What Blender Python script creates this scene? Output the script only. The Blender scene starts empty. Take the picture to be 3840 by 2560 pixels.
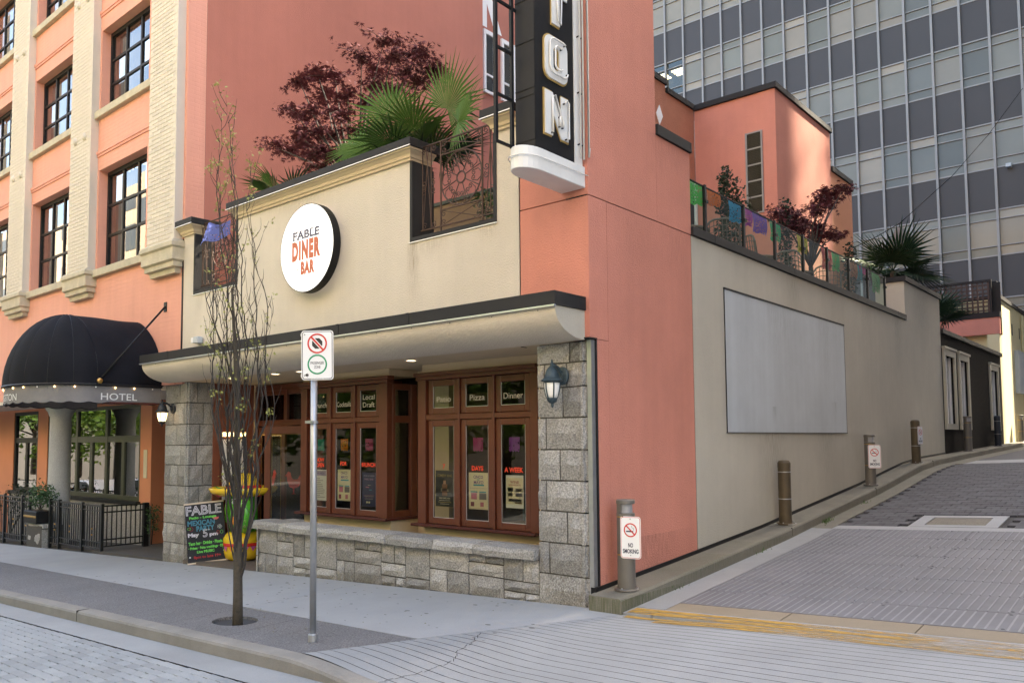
import bpy, bmesh, math, random
from mathutils import Vector, Matrix
random.seed(7)
R = math.radians
S = bpy.context.scene
COL = S.collection

# ---------------------------------------------------------------- camera
cam_d = bpy.data.cameras.new('camera'); cam = bpy.data.objects.new('camera', cam_d); COL.objects.link(cam)
cam_d.sensor_width = 36.0; cam_d.lens = 3015.9 / 3840 * 36.0
cam_d.shift_y = 178.37 / 3840; cam_d.clip_start = 0.1; cam_d.clip_end = 2000
yaw, pitch, roll = 0.70283, 0.06311, -0.0077
fw = Vector((-math.sin(yaw) * math.cos(pitch), math.cos(yaw) * math.cos(pitch), math.sin(pitch)))
rt = Vector((math.cos(yaw), math.sin(yaw), 0)); up = rt.cross(fw)
rt2 = rt * math.cos(roll) + up * math.sin(roll); up2 = -rt * math.sin(roll) + up * math.cos(roll)
m = Matrix((rt2, up2, -fw)).transposed().to_4x4(); m.translation = (4.7011, -6.7947, 1.7)
cam.matrix_world = m
S.camera = cam

# ---------------------------------------------------------------- sky, sun, exposure
SUN_EL, SUN_AZ = R(45), (0.30, 0.954)            # direction towards the sun on the ground (x, y)
W = bpy.data.worlds.new('World'); S.world = W; W.use_nodes = True
wn = W.node_tree; bg = wn.nodes['Background']
sky = wn.nodes.new('ShaderNodeTexSky'); sky.sky_type = 'NISHITA'; sky.sun_disc = False
sky.sun_elevation = SUN_EL; sky.sun_rotation = math.atan2(SUN_AZ[0], SUN_AZ[1])
sky.air_density = 1.0; sky.dust_density = 3.0; sky.ozone_density = 1.0
wn.links.new(sky.outputs[0], bg.inputs[0]); bg.inputs[1].default_value = 0.15
sl = bpy.data.lights.new('sun', 'SUN'); sl.energy = 5.0; sl.angle = R(0.6); sl.color = (1, .93, .82)
so = bpy.data.objects.new('sun', sl); COL.objects.link(so)
sv = Vector((SUN_AZ[0] * math.cos(SUN_EL), SUN_AZ[1] * math.cos(SUN_EL), math.sin(SUN_EL)))
so.rotation_euler = sv.to_track_quat('Z', 'Y').to_euler(); so.location = sv * 60
vs = S.view_settings
vs.view_transform = 'Standard'; vs.look = 'None'; vs.gamma = 1; vs.use_curve_mapping = False
vs.exposure = 2.8
try:
    vs.use_white_balance = True; vs.white_balance_temperature = 7500; vs.white_balance_tint = 10
except Exception:
    pass
S.render.engine = 'CYCLES'; S.cycles.max_bounces = 8; S.cycles.diffuse_bounces = 4
S.cycles.transparent_max_bounces = 16

# ---------------------------------------------------------------- helpers
ROOT = {}
class MB:
    def __init__(s): s.v = []; s.f = []
    def add(s, vs_, fs):
        o = len(s.v); s.v += [tuple(p) for p in vs_]; s.f += [tuple(i + o for i in f) for f in fs]; return s
    def box(s, x0, x1, y0, y1, z0, z1):
        return s.add([(x0,y0,z0),(x1,y0,z0),(x1,y1,z0),(x0,y1,z0),(x0,y0,z1),(x1,y0,z1),(x1,y1,z1),(x0,y1,z1)],
            [(0,3,2,1),(4,5,6,7),(0,1,5,4),(1,2,6,5),(2,3,7,6),(3,0,4,7)])
    def hexa(s, p):   # 4 bottom ccw + 4 top
        return s.add(p, [(0,3,2,1),(4,5,6,7),(0,1,5,4),(1,2,6,5),(2,3,7,6),(3,0,4,7)])
    def prism(s, poly, d):    # 3D polygon extruded by vector d
        n = len(poly); a = [Vector(p) for p in poly]; b = [p + Vector(d) for p in a]
        return s.add(a + b, [tuple(range(n))[::-1], tuple(range(n, 2*n))] + [(i, (i+1) % n, n + (i+1) % n, n + i) for i in range(n)])
    def poly(s, pts): return s.add(pts, [tuple(range(len(pts)))])
    def tube(s, path, r, n=6, closed=False, cap=True):
        P = [Vector(p) for p in path]; k = len(P); rr = r if isinstance(r, (list, tuple)) else [r] * k
        o = len(s.v); ref = Vector((0.13, 0.27, 0.95))
        for i, p in enumerate(P):
            t = (P[(i+1) % k] - P[i-1]) if closed else (P[min(i+1, k-1)] - P[max(i-1, 0)])
            if t.length < 1e-9: t = Vector((0,0,1))
            t.normalize(); rf = ref if abs(t.dot(ref)) < .97 else Vector((1, 0, 0))
            a = t.cross(rf).normalized(); b = t.cross(a)
            for j in range(n):
                w = 2 * math.pi * j / n + math.pi / 4; s.v.append(tuple(p + (a * math.cos(w) + b * math.sin(w)) * rr[i]))
        for i in range(k if closed else k - 1):
            i2 = (i + 1) % k
            for j in range(n):
                j2 = (j + 1) % n; s.f.append((o+i*n+j, o+i*n+j2, o+i2*n+j2, o+i2*n+j))
        if cap and not closed:
            s.f.append(tuple(o + j for j in range(n))[::-1]); s.f.append(tuple(o + (k-1)*n + j for j in range(n)))
        return s
    def lathe(s, prof, c=(0,0,0), n=20, sx=1, sy=1, fn=None):
        o = len(s.v); k = len(prof)
        for r, z in prof:
            for j in range(n):
                a = 2 * math.pi * j / n; q = r * (fn(a, z) if fn else 1)
                s.v.append((c[0] + sx*q*math.cos(a), c[1] + sy*q*math.sin(a), c[2] + z))
        for i in range(k-1):
            for j in range(n):
                j2 = (j+1) % n; s.f.append((o+i*n+j, o+i*n+j2, o+(i+1)*n+j2, o+(i+1)*n+j))
        s.f.append(tuple(o + j for j in range(n))[::-1]); s.f.append(tuple(o + (k-1)*n + j for j in range(n)))
        return s
    def grid(s, fn, nu, nv):
        o = len(s.v)
        for j in range(nv+1):
            for i in range(nu+1): s.v.append(tuple(fn(i/nu, j/nv)))
        for j in range(nv):
            for i in range(nu):
                a = o + j*(nu+1) + i; s.f.append((a, a+1, a+nu+2, a+nu+1))
        return s
    def ring(s, c, u, v, n_, r0, r1, d, seg=32):   # flat ring with thickness d
        c, u, v, n_ = map(Vector, (c, u, v, n_)); o = len(s.v)
        for k in range(seg):
            a = 2*math.pi*k/seg; e = u*math.cos(a) + v*math.sin(a)
            for q in (c+e*r0, c+e*r1, c+e*r1+n_*d, c+e*r0+n_*d): s.v.append(tuple(q))
        for k in range(seg):
            k2 = (k+1) % seg
            for j in range(4):
                j2 = (j+1) % 4; s.f.append((o+k*4+j, o+k*4+j2, o+k2*4+j2, o+k2*4+j))
        return s
    def disc(s, c, u, v, r, seg=32, d=None):
        c, u, v = map(Vector, (c, u, v)); pts = [c + u*r*math.cos(2*math.pi*k/seg) + v*r*math.sin(2*math.pi*k/seg) for k in range(seg)]
        return s.prism(pts, d) if d else s.poly(pts)

def tag(o, label=None, cat=None, group=None, kind=None):
    if label: o['label'] = label
    if cat: o['category'] = cat
    if group: o['group'] = group
    if kind: o['kind'] = kind
    return o
def link(o, parent=None):
    COL.objects.link(o)
    if parent is not None: o.parent = parent; ROOT[o.name] = ROOT.get(parent.name, Vector((0,0,0)))
    return o
def thing(name, loc, label, cat, group=None, rz=0):
    o = bpy.data.objects.new(name, None); o.empty_display_size = .2; o.location = loc; o.rotation_euler[2] = rz
    COL.objects.link(o); ROOT[o.name] = Vector(loc); return tag(o, label, cat, group)
def mesh(name, mb, mat, smooth=False, fix=True):
    me = bpy.data.meshes.new(name); me.from_pydata(mb.v, [], mb.f)
    for mt in (mat if isinstance(mat, (list, tuple)) else [mat]): me.materials.append(mt)
    if fix:
        bm = bmesh.new(); bm.from_mesh(me); bmesh.ops.recalc_face_normals(bm, faces=bm.faces); bm.to_mesh(me); bm.free()
    if smooth:
        me.polygons.foreach_set('use_smooth', [True] * len(me.polygons))
    return me
def bevel(o, w, seg=1, ang=40):
    b = o.modifiers.new('b', 'BEVEL'); b.width = w; b.segments = seg; b.limit_method = 'ANGLE'; b.angle_limit = R(ang); return o
def obj(name, mb, mat, parent=None, label=None, cat=None, group=None, kind=None, smooth=False, bev=0, local=False, fix=True):
    if parent is not None and not local:
        L = ROOT.get(parent.name, Vector((0,0,0))); mb.v = [(a-L.x, b-L.y, c-L.z) for a, b, c in mb.v]
    o = bpy.data.objects.new(name, mesh(name, mb, mat, smooth, fix)); link(o, parent)
    if parent is None: ROOT[o.name] = Vector((0,0,0))
    if bev: bevel(o, bev)
    return tag(o, label, cat, group, kind)
def inst(name, me, loc, parent=None, rz=0, sc=None, label=None, cat=None, group=None):
    o = bpy.data.objects.new(name, me); L = ROOT.get(parent.name, Vector((0,0,0))) if parent is not None else Vector((0,0,0))
    o.location = Vector(loc) - L; o.rotation_euler[2] = rz
    if sc: o.scale = sc
    link(o, parent); return tag(o, label, cat, group)
def copy_tree(o, loc, parent=None, rz=None):
    c = o.copy(); COL.objects.link(c)
    if parent is not None: c.parent = parent
    else:
        c.location = loc; ROOT[c.name] = Vector(loc)
        if rz is not None: c.rotation_euler[2] = rz
    for ch in list(o.children): copy_tree(ch, None, c)
    return c

# ---------------------------------------------------------------- materials
def mat(name, col, rough=.8, var=.12, scale=3.0, bump=.0, bscale=60, metal=0, spec=.5, emit=None, estr=0, rnd=0, streak=0, fine=0):
    M = bpy.data.materials.new(name); M.use_nodes = True; nt = M.node_tree; b = nt.nodes['Principled BSDF']; N = nt.nodes.new; Lk = nt.links.new
    b.inputs['Roughness'].default_value = rough; b.inputs['Metallic'].default_value = metal; b.inputs['Specular IOR Level'].default_value = spec
    c = (*col, 1); geo = N('ShaderNodeNewGeometry'); last = None
    if var or rnd or streak or fine:
        mix = N('ShaderNodeHueSaturation'); mix.inputs['Color'].default_value = c
        val = None
        def addn(sock, amt):
            nonlocal val
            mr = N('ShaderNodeMapRange'); mr.inputs[3].default_value = 1-amt; mr.inputs[4].default_value = 1+amt; Lk(sock, mr.inputs[0])
            if val is None: val = mr.outputs[0]
            else:
                mm = N('ShaderNodeMath'); mm.operation = 'MULTIPLY'; Lk(val, mm.inputs[0]); Lk(mr.outputs[0], mm.inputs[1]); val = mm.outputs[0]
        if var:
            n = N('ShaderNodeTexNoise'); n.inputs['Scale'].default_value = scale; n.inputs['Detail'].default_value = 6; n.inputs['Roughness'].default_value = .65
            Lk(geo.outputs['Position'], n.inputs['Vector']); addn(n.outputs[0], var * 1.6)
        if fine:
            n = N('ShaderNodeTexNoise'); n.inputs['Scale'].default_value = bscale; n.inputs['Detail'].default_value = 2
            Lk(geo.outputs['Position'], n.inputs['Vector']); addn(n.outputs[0], fine)
        if streak:
            mp = N('ShaderNodeMapping'); mp.inputs['Scale'].default_value = (7, 7, .35); Lk(geo.outputs['Position'], mp.inputs['Vector'])
            n = N('ShaderNodeTexNoise'); n.inputs['Scale'].default_value = 1; n.inputs['Detail'].default_value = 5; Lk(mp.outputs[0], n.inputs['Vector']); addn(n.outputs[0], streak)
        if rnd:
            oi = N('ShaderNodeObjectInfo'); addn(oi.outputs['Random'], rnd)
        Lk(val, mix.inputs['Value']); Lk(mix.outputs[0], b.inputs['Base Color'])
    else: b.inputs['Base Color'].default_value = c
    if bump:
        n = N('ShaderNodeTexNoise'); n.inputs['Scale'].default_value = bscale; n.inputs['Detail'].default_value = 4; Lk(geo.outputs['Position'], n.inputs['Vector'])
        bp = N('ShaderNodeBump'); bp.inputs['Strength'].default_value = bump; bp.inputs['Distance'].default_value = .02; Lk(n.outputs[0], bp.inputs['Height']); Lk(bp.outputs[0], b.inputs['Normal'])
    if emit:
        b.inputs['Emission Color'].default_value = (*emit, 1); b.inputs['Emission Strength'].default_value = estr
    return M
def glass(name, tint=(.9,.93,.92), refl=1.45, dark=0.0, rough=.01, boost=1.0):
    M = bpy.data.materials.new(name); M.use_nodes = True; nt = M.node_tree; nt.nodes.clear(); N = nt.nodes.new; Lk = nt.links.new
    out = N('ShaderNodeOutputMaterial'); mx = N('ShaderNodeMixShader'); fr = N('ShaderNodeFresnel'); fr.inputs[0].default_value = refl
    mu = N('ShaderNodeMath'); mu.operation = 'MULTIPLY'; mu.inputs[1].default_value = boost; mu.use_clamp = True; Lk(fr.outputs[0], mu.inputs[0])
    tr = N('ShaderNodeBsdfTransparent'); tr.inputs[0].default_value = (*tint, 1); gl = N('ShaderNodeBsdfGlossy'); gl.inputs['Roughness'].default_value = rough
    Lk(mu.outputs[0], mx.inputs[0]); Lk(tr.outputs[0], mx.inputs[1]); Lk(gl.outputs[0], mx.inputs[2]); Lk(mx.outputs[0], out.inputs[0]); return M
def cutpaper(name, col):
    """coloured tissue paper with punched holes"""
    M = bpy.data.materials.new(name); M.use_nodes = True; nt = M.node_tree; b = nt.nodes['Principled BSDF']; N = nt.nodes.new; Lk = nt.links.new
    b.inputs['Base Color'].default_value = (*col, 1); b.inputs['Roughness'].default_value = .7
    out = nt.nodes['Material Output']; mx = N('ShaderNodeMixShader'); tr = N('ShaderNodeBsdfTransparent'); tl = N('ShaderNodeBsdfTranslucent'); tl.inputs[0].default_value = (*col, 1)
    m2 = N('ShaderNodeMixShader'); m2.inputs[0].default_value = .4; Lk(b.outputs[0], m2.inputs[1]); Lk(tl.outputs[0], m2.inputs[2])
    g = N('ShaderNodeNewGeometry'); vo = N('ShaderNodeTexVoronoi'); vo.inputs['Scale'].default_value = 26; vo.inputs['Randomness'].default_value = .6; Lk(g.outputs['Position'], vo.inputs['Vector'])
    lt = N('ShaderNodeMath'); lt.operation = 'LESS_THAN'; lt.inputs[1].default_value = .30; Lk(vo.outputs['Distance'], lt.inputs[0])
    Lk(lt.outputs[0], mx.inputs[0]); Lk(m2.outputs[0], mx.inputs[1]); Lk(tr.outputs[0], mx.inputs[2]); Lk(mx.outputs[0], out.inputs[0]); return M

m_cream = mat('cream_stucco', (.62,.55,.455), .9, .12, .7, .6, 60, streak=.05, fine=.06)
def stains(M, spots, col):
    nt = M.node_tree; b = nt.nodes['Principled BSDF']; N = nt.nodes.new; L_ = nt.links.new; src = b.inputs['Base Color'].links[0].from_socket
    g = N('ShaderNodeNewGeometry'); sp = N('ShaderNodeSeparateXYZ'); L_(g.outputs['Position'], sp.inputs[0]); tot = None
    mp = N('ShaderNodeMapping'); mp.inputs['Scale'].default_value = (26, 26, 1.1); L_(g.outputs['Position'], mp.inputs[0]); no = N('ShaderNodeTexNoise'); no.inputs['Detail'].default_value = 5; L_(mp.outputs[0], no.inputs[0])
    def mth(op, a, b_):
        m = N('ShaderNodeMath'); m.operation = op
        for i, q in enumerate((a, b_)):
            if isinstance(q, (int, float)): m.inputs[i].default_value = q
            elif q is not None: L_(q, m.inputs[i])
        return m.outputs[0]
    for ax_, x, w_, z0, z1, k in spots:
        dx = mth('ABSOLUTE', mth('SUBTRACT', sp.outputs[ax_], x), None); mx_ = N('ShaderNodeMapRange'); mx_.interpolation_type = 'SMOOTHSTEP'; mx_.inputs[1].default_value = w_; mx_.inputs[2].default_value = 0; L_(dx, mx_.inputs[0])
        mz = N('ShaderNodeMapRange'); mz.interpolation_type = 'SMOOTHSTEP'; mz.inputs[1].default_value = z0; mz.inputs[2].default_value = z1; L_(sp.outputs[2], mz.inputs[0])
        up_ = mth('LESS_THAN', sp.outputs[2], z1 + .01); nn_ = N('ShaderNodeMapRange'); nn_.inputs[1].default_value = .38; nn_.inputs[2].default_value = .62; L_(no.outputs[0], nn_.inputs[0])
        q = mth('MULTIPLY', mth('MULTIPLY', mth('MULTIPLY', mx_.outputs[0], mz.outputs[0]), mth('MULTIPLY', nn_.outputs[0], up_)), k); tot = q if tot is None else mth('MAXIMUM', tot, q)
    mx = N('ShaderNodeMix'); mx.data_type = 'RGBA'; L_(tot, mx.inputs['Factor']); L_(src, mx.inputs['A']); mx.inputs['B'].default_value = (*col, 1); L_(mx.outputs['Result'], b.inputs['Base Color'])
stains(m_cream, [(0, -2.66, .16, 3.2, 4.17, .75), (0, -2.3, .5, 3.85, 4.17, .35), (0, -1.4, .25, 3.9, 4.17, .3), (0, -5.2, 1.6, 4.9, 5.24, .3), (0, -7.9, .2, 3.7, 4.17, .4), (0, -7.77, .05, 3.15, 3.33, .7)], (.2,.14,.075))
m_creamtrim = mat('cream_trim', (.56,.45,.30), .75, .07, 1.5, .2, 60, streak=.05)
m_coral = mat('coral_stucco', (.59,.235,.173), .9, .2, .5, .5, 60, streak=.06, spec=.2, fine=.06)
stains(m_coral, [(1, 1.9, .5, 3.2, 4.23, .3), (1, .9, .6, 2.6, 4.23, .2), (1, 1.2, 1.1, -.4, .62, .45), (1, 1.6, .8, 4.4, 5.28, .25)], (.16,.075,.055))
m_coralside = m_coral
m_hotel = mat('hotel_coral_paint', (.70,.315,.235), .8, .07, 1.2, .12, 50, streak=.07)
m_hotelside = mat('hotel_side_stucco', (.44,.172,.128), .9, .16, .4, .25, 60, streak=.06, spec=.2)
m_hotelcream = mat('hotel_cream_paint', (.59,.525,.44), .75, .06, 2, .1, 60, rnd=.07)
m_sillstone = mat('sill_stone', (.48,.42,.31), .85, .22, 5, .3, 50, streak=.15)
m_orange = mat('orange_paint', (.62,.245,.13), .8, .06, 2, .1, 50)
m_greywall = mat('greige_stucco', (.50,.465,.39), .9, .16, .5, .5, 70, streak=.06, spec=.15, fine=.06)
stains(m_greywall, [(1, 4.6, .8, .4, 1.76, .35), (1, 6.9, .7, .5, 1.76, .35), (1, 9.3, .5, 3.0, 4.23, .3), (1, 5.6, .4, 3.2, 4.23, .35), (1, 11.4, .5, 2.8, 4.23, .4), (1, 13.5, 1.2, 3.6, 5.1, .35)], (.12,.10,.075))
m_panel = mat('grey_metal_panel', (.45,.485,.51), .6, .14, 1.0, .03, 30, streak=.10)
stains(m_panel, [(1, 5.0, .9, 2.6, 3.68, .35), (1, 6.9, .6, 2.2, 3.68, .3), (1, 4.7, .12, 1.85, 2.15, .5), (1, 7.3, .2, 1.85, 2.3, .4)], (.16,.16,.15))
m_black = mat('black_metal', (.011,.011,.012), .5, .3, 8, .05, 40, spec=.25)
m_flash = mat('dark_flashing', (.024,.023,.023), .65, .2, 3, .03, 30, spec=.25)
m_flashl = mat('bright_drip_edge', (.6,.62,.68), .35, .1, 3, metal=.7)
m_darkwall = mat('dark_pebbledash', (.03,.027,.024), 1.0, .35, 12, .5, 45, fine=.6, spec=.05)
m_yellow = mat('yellow_stucco', (.62,.55,.33), .9, .06, 2, .2, 80)
m_granite = mat('granite', (.30,.292,.275), .85, .12, 4, .6, 60, rnd=.24, fine=.95)
stains(m_granite, [(0, -.4, .55, -.5, .27, .8), (0, -.15, .3, 2.3, 2.73, .6), (0, -8.6, .7, 2.2, 2.73, .5), (0, -3.4, 2.2, -.6, .0, .45), (0, -8.6, .6, -.7, -.1, .45)], (.085,.07,.045))
m_mortar = mat('mortar', (.07,.066,.058), .95, .2, 20, .3, 60)
m_wood = mat('mahogany_paint', (.105,.027,.0125), .38, .18, 6, .03, 30, streak=.1)
m_wooddark = mat('mahogany_sill', (.07,.015,.012), .4, .15, 6)
m_inside = mat('interior_dark', (.035,.03,.028), .9, .3, 1)
m_inside2 = mat('interior_tan', (.16,.11,.075), .9, .2, 1)
m_concrete = mat('concrete', (.32,.325,.325), .88, .14, .8, .12, 140, fine=.18)
m_concrete2 = mat('apron_concrete', (.27,.278,.28), .88, .2, .8, .15, 120, fine=.2)
m_kerb = mat('kerb_concrete', (.235,.22,.195), .9, .25, 2.2, .25, 70, fine=.15)
m_alkerb = mat('mossy_kerb_concrete', (.17,.158,.125), .92, .3, 1.6, .3, 60, fine=.15)
stains(m_alkerb, [(1, .3, 1.7, -.6, .13, .9), (1, 3.5, 1.2, -.3, .36, .5), (1, 1.5, 2.0, .0, .3, .5)], (.06,.072,.025))
m_agg = mat('exposed_aggregate', (.165,.16,.16), .85, .14, 1.2, .9, 75, fine=1.1)
m_paver = mat('street_paver', (.265,.28,.285), .85, .16, 1.2, .2, 90, rnd=.12, fine=.2)
m_joint = mat('paver_joint', (.15,.155,.155), .95, .2, 8, .3, 80)
m_block = mat('alley_block', (.072,.072,.08), .85, .12, 2, .2, 90, rnd=.2, fine=.15)
m_jointd = mat('alley_joint', (.045,.045,.048), .95, .2, 8)
m_plate = mat('ribbed_plate', (.15,.153,.168), .65, .25, 1.5, .06, 60, spec=.3)
m_tan = mat('tan_concrete', (.25,.205,.145), .9, .14, 2, .2, 80, fine=.15)
m_crack = mat('crack', (.03,.028,.025), .95, 0)
m_asph = mat('asphalt', (.05,.05,.052), .9, .2, 2, .3, 120)
m_iron = mat('rusty_iron', (.075,.042,.03), .6, .35, 14, .2, 70, metal=.3)
m_fence = mat('black_fence_paint', (.02,.022,.022), .28, .2, 8, metal=.2)
m_brass = mat('brass', (.45,.28,.1), .35, .1, metal=.9)
m_galv = mat('galvanised_steel', (.42,.43,.44), .42, .15, 9, .03, 60, metal=.75)
m_boll = mat('bollard_bronze_grey', (.165,.15,.13), .5, .12, 6, .03, 60, metal=.35)
m_bollbr = mat('bollard_brown', (.095,.07,.04), .55, .2, 6, metal=.3)
m_bolldk = mat('bollard_dark', (.03,.035,.045), .5, .15, 6, metal=.3)
m_white = mat('white_paint', (.8,.8,.79), .5, .03, 3)
m_signwhite = mat('sign_white', (.82,.82,.82), .35, .02, 3)
m_red = mat('sign_red', (.62,.03,.02), .45, 0)
m_green = mat('sign_green', (.0,.28,.12), .45, 0)
m_ink = mat('sign_black', (.02,.02,.022), .5, 0)
m_navy = mat('sign_navy', (.03,.035,.07), .5, 0)
m_awn = mat('awning_canvas', (.009,.0095,.013), .85, .35, 2.5, .15, 30, spec=.15)
m_val = mat('valance_canvas', (.18,.17,.17), .85, .2, 4, .1, 40)
m_neon = mat('neon_tube', (.75,.74,.7), .25, .05, 5)
m_gold = mat('letter_gold', (.45,.3,.1), .6, .15, 8)
m_lampgreen = mat('verdigris_iron', (.035,.06,.075), .5, .3, 18, .15, 60, metal=.3)
m_lampblack = mat('lamp_black', (.02,.023,.027), .5, .2, 9)
m_milk = mat('milk_glass', (.82,.81,.78), .3, .02, 5)
m_lit = mat('lit_glass', (.9,.8,.6), .4, 0, emit=(1,.72,.36), estr=.9)
m_bulb = mat('bulb', (1,.8,.5), .4, 0, emit=(1,.66,.3), estr=1.6)
m_down = mat('downlight', (1,.85,.6), .4, 0, emit=(1,.78,.5), estr=1.2)
m_signface = mat('sign_face_lit', (.9,.9,.9), .4, 0, emit=(1,1,1.0), estr=.16)
m_halo = mat('halo_strip', (1,1,1), .5, 0, emit=(1,.97,.95), estr=.18)
m_orange_t = mat('sign_orange', (.40,.085,.03), .5, 0, emit=(1,.22,.08), estr=.02)
m_faint = mat('sign_faint_grey', (.62,.63,.68), .5, 0, emit=(.8,.82,.9), estr=.15)
m_spand = mat('grey_spandrel', (.060,.055,.055), .5, .08, .4, spec=.3)
m_alu = mat('aluminium_mullion', (.26,.25,.24), .5, .08, 2, metal=.1)
P_COL = [(.25,.23,.19), (.19,.19,.16), (.27,.24,.195), (.21,.205,.175), (.31,.27,.215), (.15,.155,.14)]
m_panes = [mat('blind_glass_%d' % i, c, .12, .14, .35, spec=.9, rnd=.14) for i, c in enumerate(P_COL)]
for m_ in m_panes: m_.node_tree.nodes['Principled BSDF'].inputs['Specular IOR Level'].default_value = .25
m_paneclear = glass('clear_glass', (.75,.82,.8), 1.5)
m_glass = glass('window_glass', (.78,.80,.78), 1.5, boost=1.2)
m_hglass = glass('hotel_glass', (.62,.66,.62), 1.6, boost=2.2)
m_slotglass = glass('slot_glass', (.6,.62,.62), 1.3, boost=.4)
m_rail = glass('rail_glass', (.62,.78,.70), 1.45, boost=.7)
m_green_leaf = mat('palm_leaf', (.05,.11,.026), .6, .25, 6, spec=.25)
m_green_leaf2 = mat('palm_leaf_light', (.075,.15,.032), .6, .25, 6, spec=.25)
m_palmdk = mat('palm_leaf_dark', (.018,.045,.02), .6, .25, 6, spec=.25)
m_maple = mat('maple_leaf', (.10,.03,.036), .8, .5, 14, rnd=.1, spec=.12)
m_bark = mat('bark', (.075,.062,.045), .95, .35, 25, .8, 60)
m_twig = mat('twig', (.045,.038,.032), .9, .3, 20, .3, 80)
m_bud = mat('spring_leaf', (.34,.36,.09), .6, .25, 20)
m_cyp = mat('cypress_leaf', (.014,.032,.014), .7, .35, 20)
m_shrub = mat('shrub_leaf', (.04,.095,.03), .6, .35, 20)
m_soil = mat('soil', (.035,.025,.018), .98, .4, 12, .8, 40)
m_mat = mat('entry_asphalt', (.085,.08,.075), .95, .15, 4, .3, 90)
# ================================================================ ground
def sx(x): return .038 * x if x < 0 else .01 * x
def side_z(x, y): return sx(x) + .02 * y
def road_z(x, y): return sx(x) + .02 * max(y, -2.9) - .125
AZ = [(-9, -.6), (-.6, -.03), (-.08, .022), (1.6, .132), (4.13, .312), (5.3, .42), (8.46, .70), (11.3, 1.0), (12.7, 1.085), (16.2, 1.17), (24.5, 1.36), (60, 2.0)]
def alley0(y):
    for (a, za), (b, zb) in zip(AZ, AZ[1:]):
        if y <= b: return za + (zb - za) * (y - a) / (b - a)
    return AZ[-1][1]
def cross(x): return .045 * max(0, min(x, 6.6) - .5)
def alley_z(x, y): return alley0(y) + cross(x)
DA, DB = Vector((-1.2, -2.64)), Vector((.38, -.06)); DD = (DB - DA).normalized(); DN = Vector((DD.y, -DD.x))
def sm(t): t = max(0, min(1, t)); return t * t * (3 - 2 * t)
def drive_z(x, y):
    d = (Vector((x, y)) - DA).dot(DN)
    t = sm((y + 2.9) / 2.9); base = road_z(x, -2.9) * (1 - t) + (alley0(0) + cross(x)) * t
    if y < -2.9: base = road_z(x, y)
    k = sm(d / 1.1); return side_z(x, y) * (1 - k) + base * k

# one earth sheet out to the horizon, under everything
def earth(u, v):
    x = -400 + 800 * u; y = -400 + 800 * v; return (x, y, -2.4)
obj('ground', MB().grid(earth, 4, 4), m_asph, kind='structure', label='dark ground far beyond the street')

# road: bedding sheet + pavers + gutter
rd = obj('road', MB().grid(lambda u, v: (-40 + 80*u, -40 + 36.85*v, road_z(-40 + 80*u, -40 + 36.85*v) - .02), 40, 20), m_joint, kind='structure')
obj('gutter', MB().grid(lambda u, v: (-40 + 80*u, -3.15 + .44*v + .0*u, road_z(-40 + 80*u, -2.9) + .003), 80, 1), m_concrete2, kind='structure')
pv = MB(); a, h = .096, .048
pv.add([(-a,-h,-.03),(a,-h,-.03),(a,h,-.03),(-a,h,-.03),(-a,-h,-.004),(a,-h,-.004),(a,h,-.004),(-a,h,-.004),(-a+.006,-h+.006,0),(a-.006,-h+.006,0),(a-.006,h-.006,0),(-a+.006,h-.006,0)],
    [(0,1,5,4),(1,2,6,5),(2,3,7,6),(3,0,4,7),(4,5,9,8),(5,6,10,9),(6,7,11,10),(7,4,8,11),(8,9,10,11)])
pv_me = mesh('paver', pv, m_paver); L = []
for j in range(40):
    y = -3.21 - j * .1
    for i in range(-110, 12):
        x = i * .2 + (.1 if j % 2 else 0)
        # what the camera can see of the street is a wedge at the lower left
        if (x - 4.7) * .762 + (y + 6.79) * .647 < -6.0 - .0 and y > -3.4 - ( -x - 1.0) * .32 and x > -9: pass
        elif not (x < -.3 and y > -3.5 - (-x) * .42 and y > -6.6): continue
        L.append((x, y))
L.sort(key=lambda p: (p[0]-4.7)**2 + (p[1]+6.8)**2)
rest = MB()
for k, (x, y) in enumerate(L):
    z = road_z(x, y) + random.uniform(-.0025, .0025); dx = random.uniform(-.002, .002)
    if k < 300: inst('paver', pv_me, (x + dx, y, z), rd, random.uniform(-.01, .01))
    else: rest.add([(p[0]+x+dx, p[1]+y, p[2]+z) for p in pv.v], pv.f)
obj('far_pavers', rest, m_paver, rd, kind='stuff', fix=False)

# kerb with a rounded front edge that sinks into the driveway
ke = MB(); prof = [(0, -.3), (.0, -.03), (.012, -.008), (.035, 0), (.16, .004), (.16, -.3)]
xs = [-40 + .8*i for i in range(49)] + [-1.2 + .15 * i for i in range(16)]
for i, x in enumerate(xs):
    dropk = sm((x + 1.3) / 1.7); yk = -2.80 - .03*dropk
    for dy, dz in prof:
        ty = yk + dy; top = side_z(x, -2.7) * (1 - dropk) + (road_z(x, -2.8) + .008) * dropk
        ke.v.append((x, ty, top + dz))
n = len(prof)
for i in range(len(xs)-1):
    for j in range(n-1): ke.f.append((i*n+j, i*n+j+1, (i+1)*n+j+1, (i+1)*n+j))
kb = obj('kerb', ke, m_kerb, kind='structure')
for x in (-5.4, -11.2, -17): obj('kerb_joint', MB().box(x-.004, x+.004, -2.803, -2.66, side_z(x,-2.7)-.12, side_z(x,-2.7)+.0055), m_crack, kb)

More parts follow.
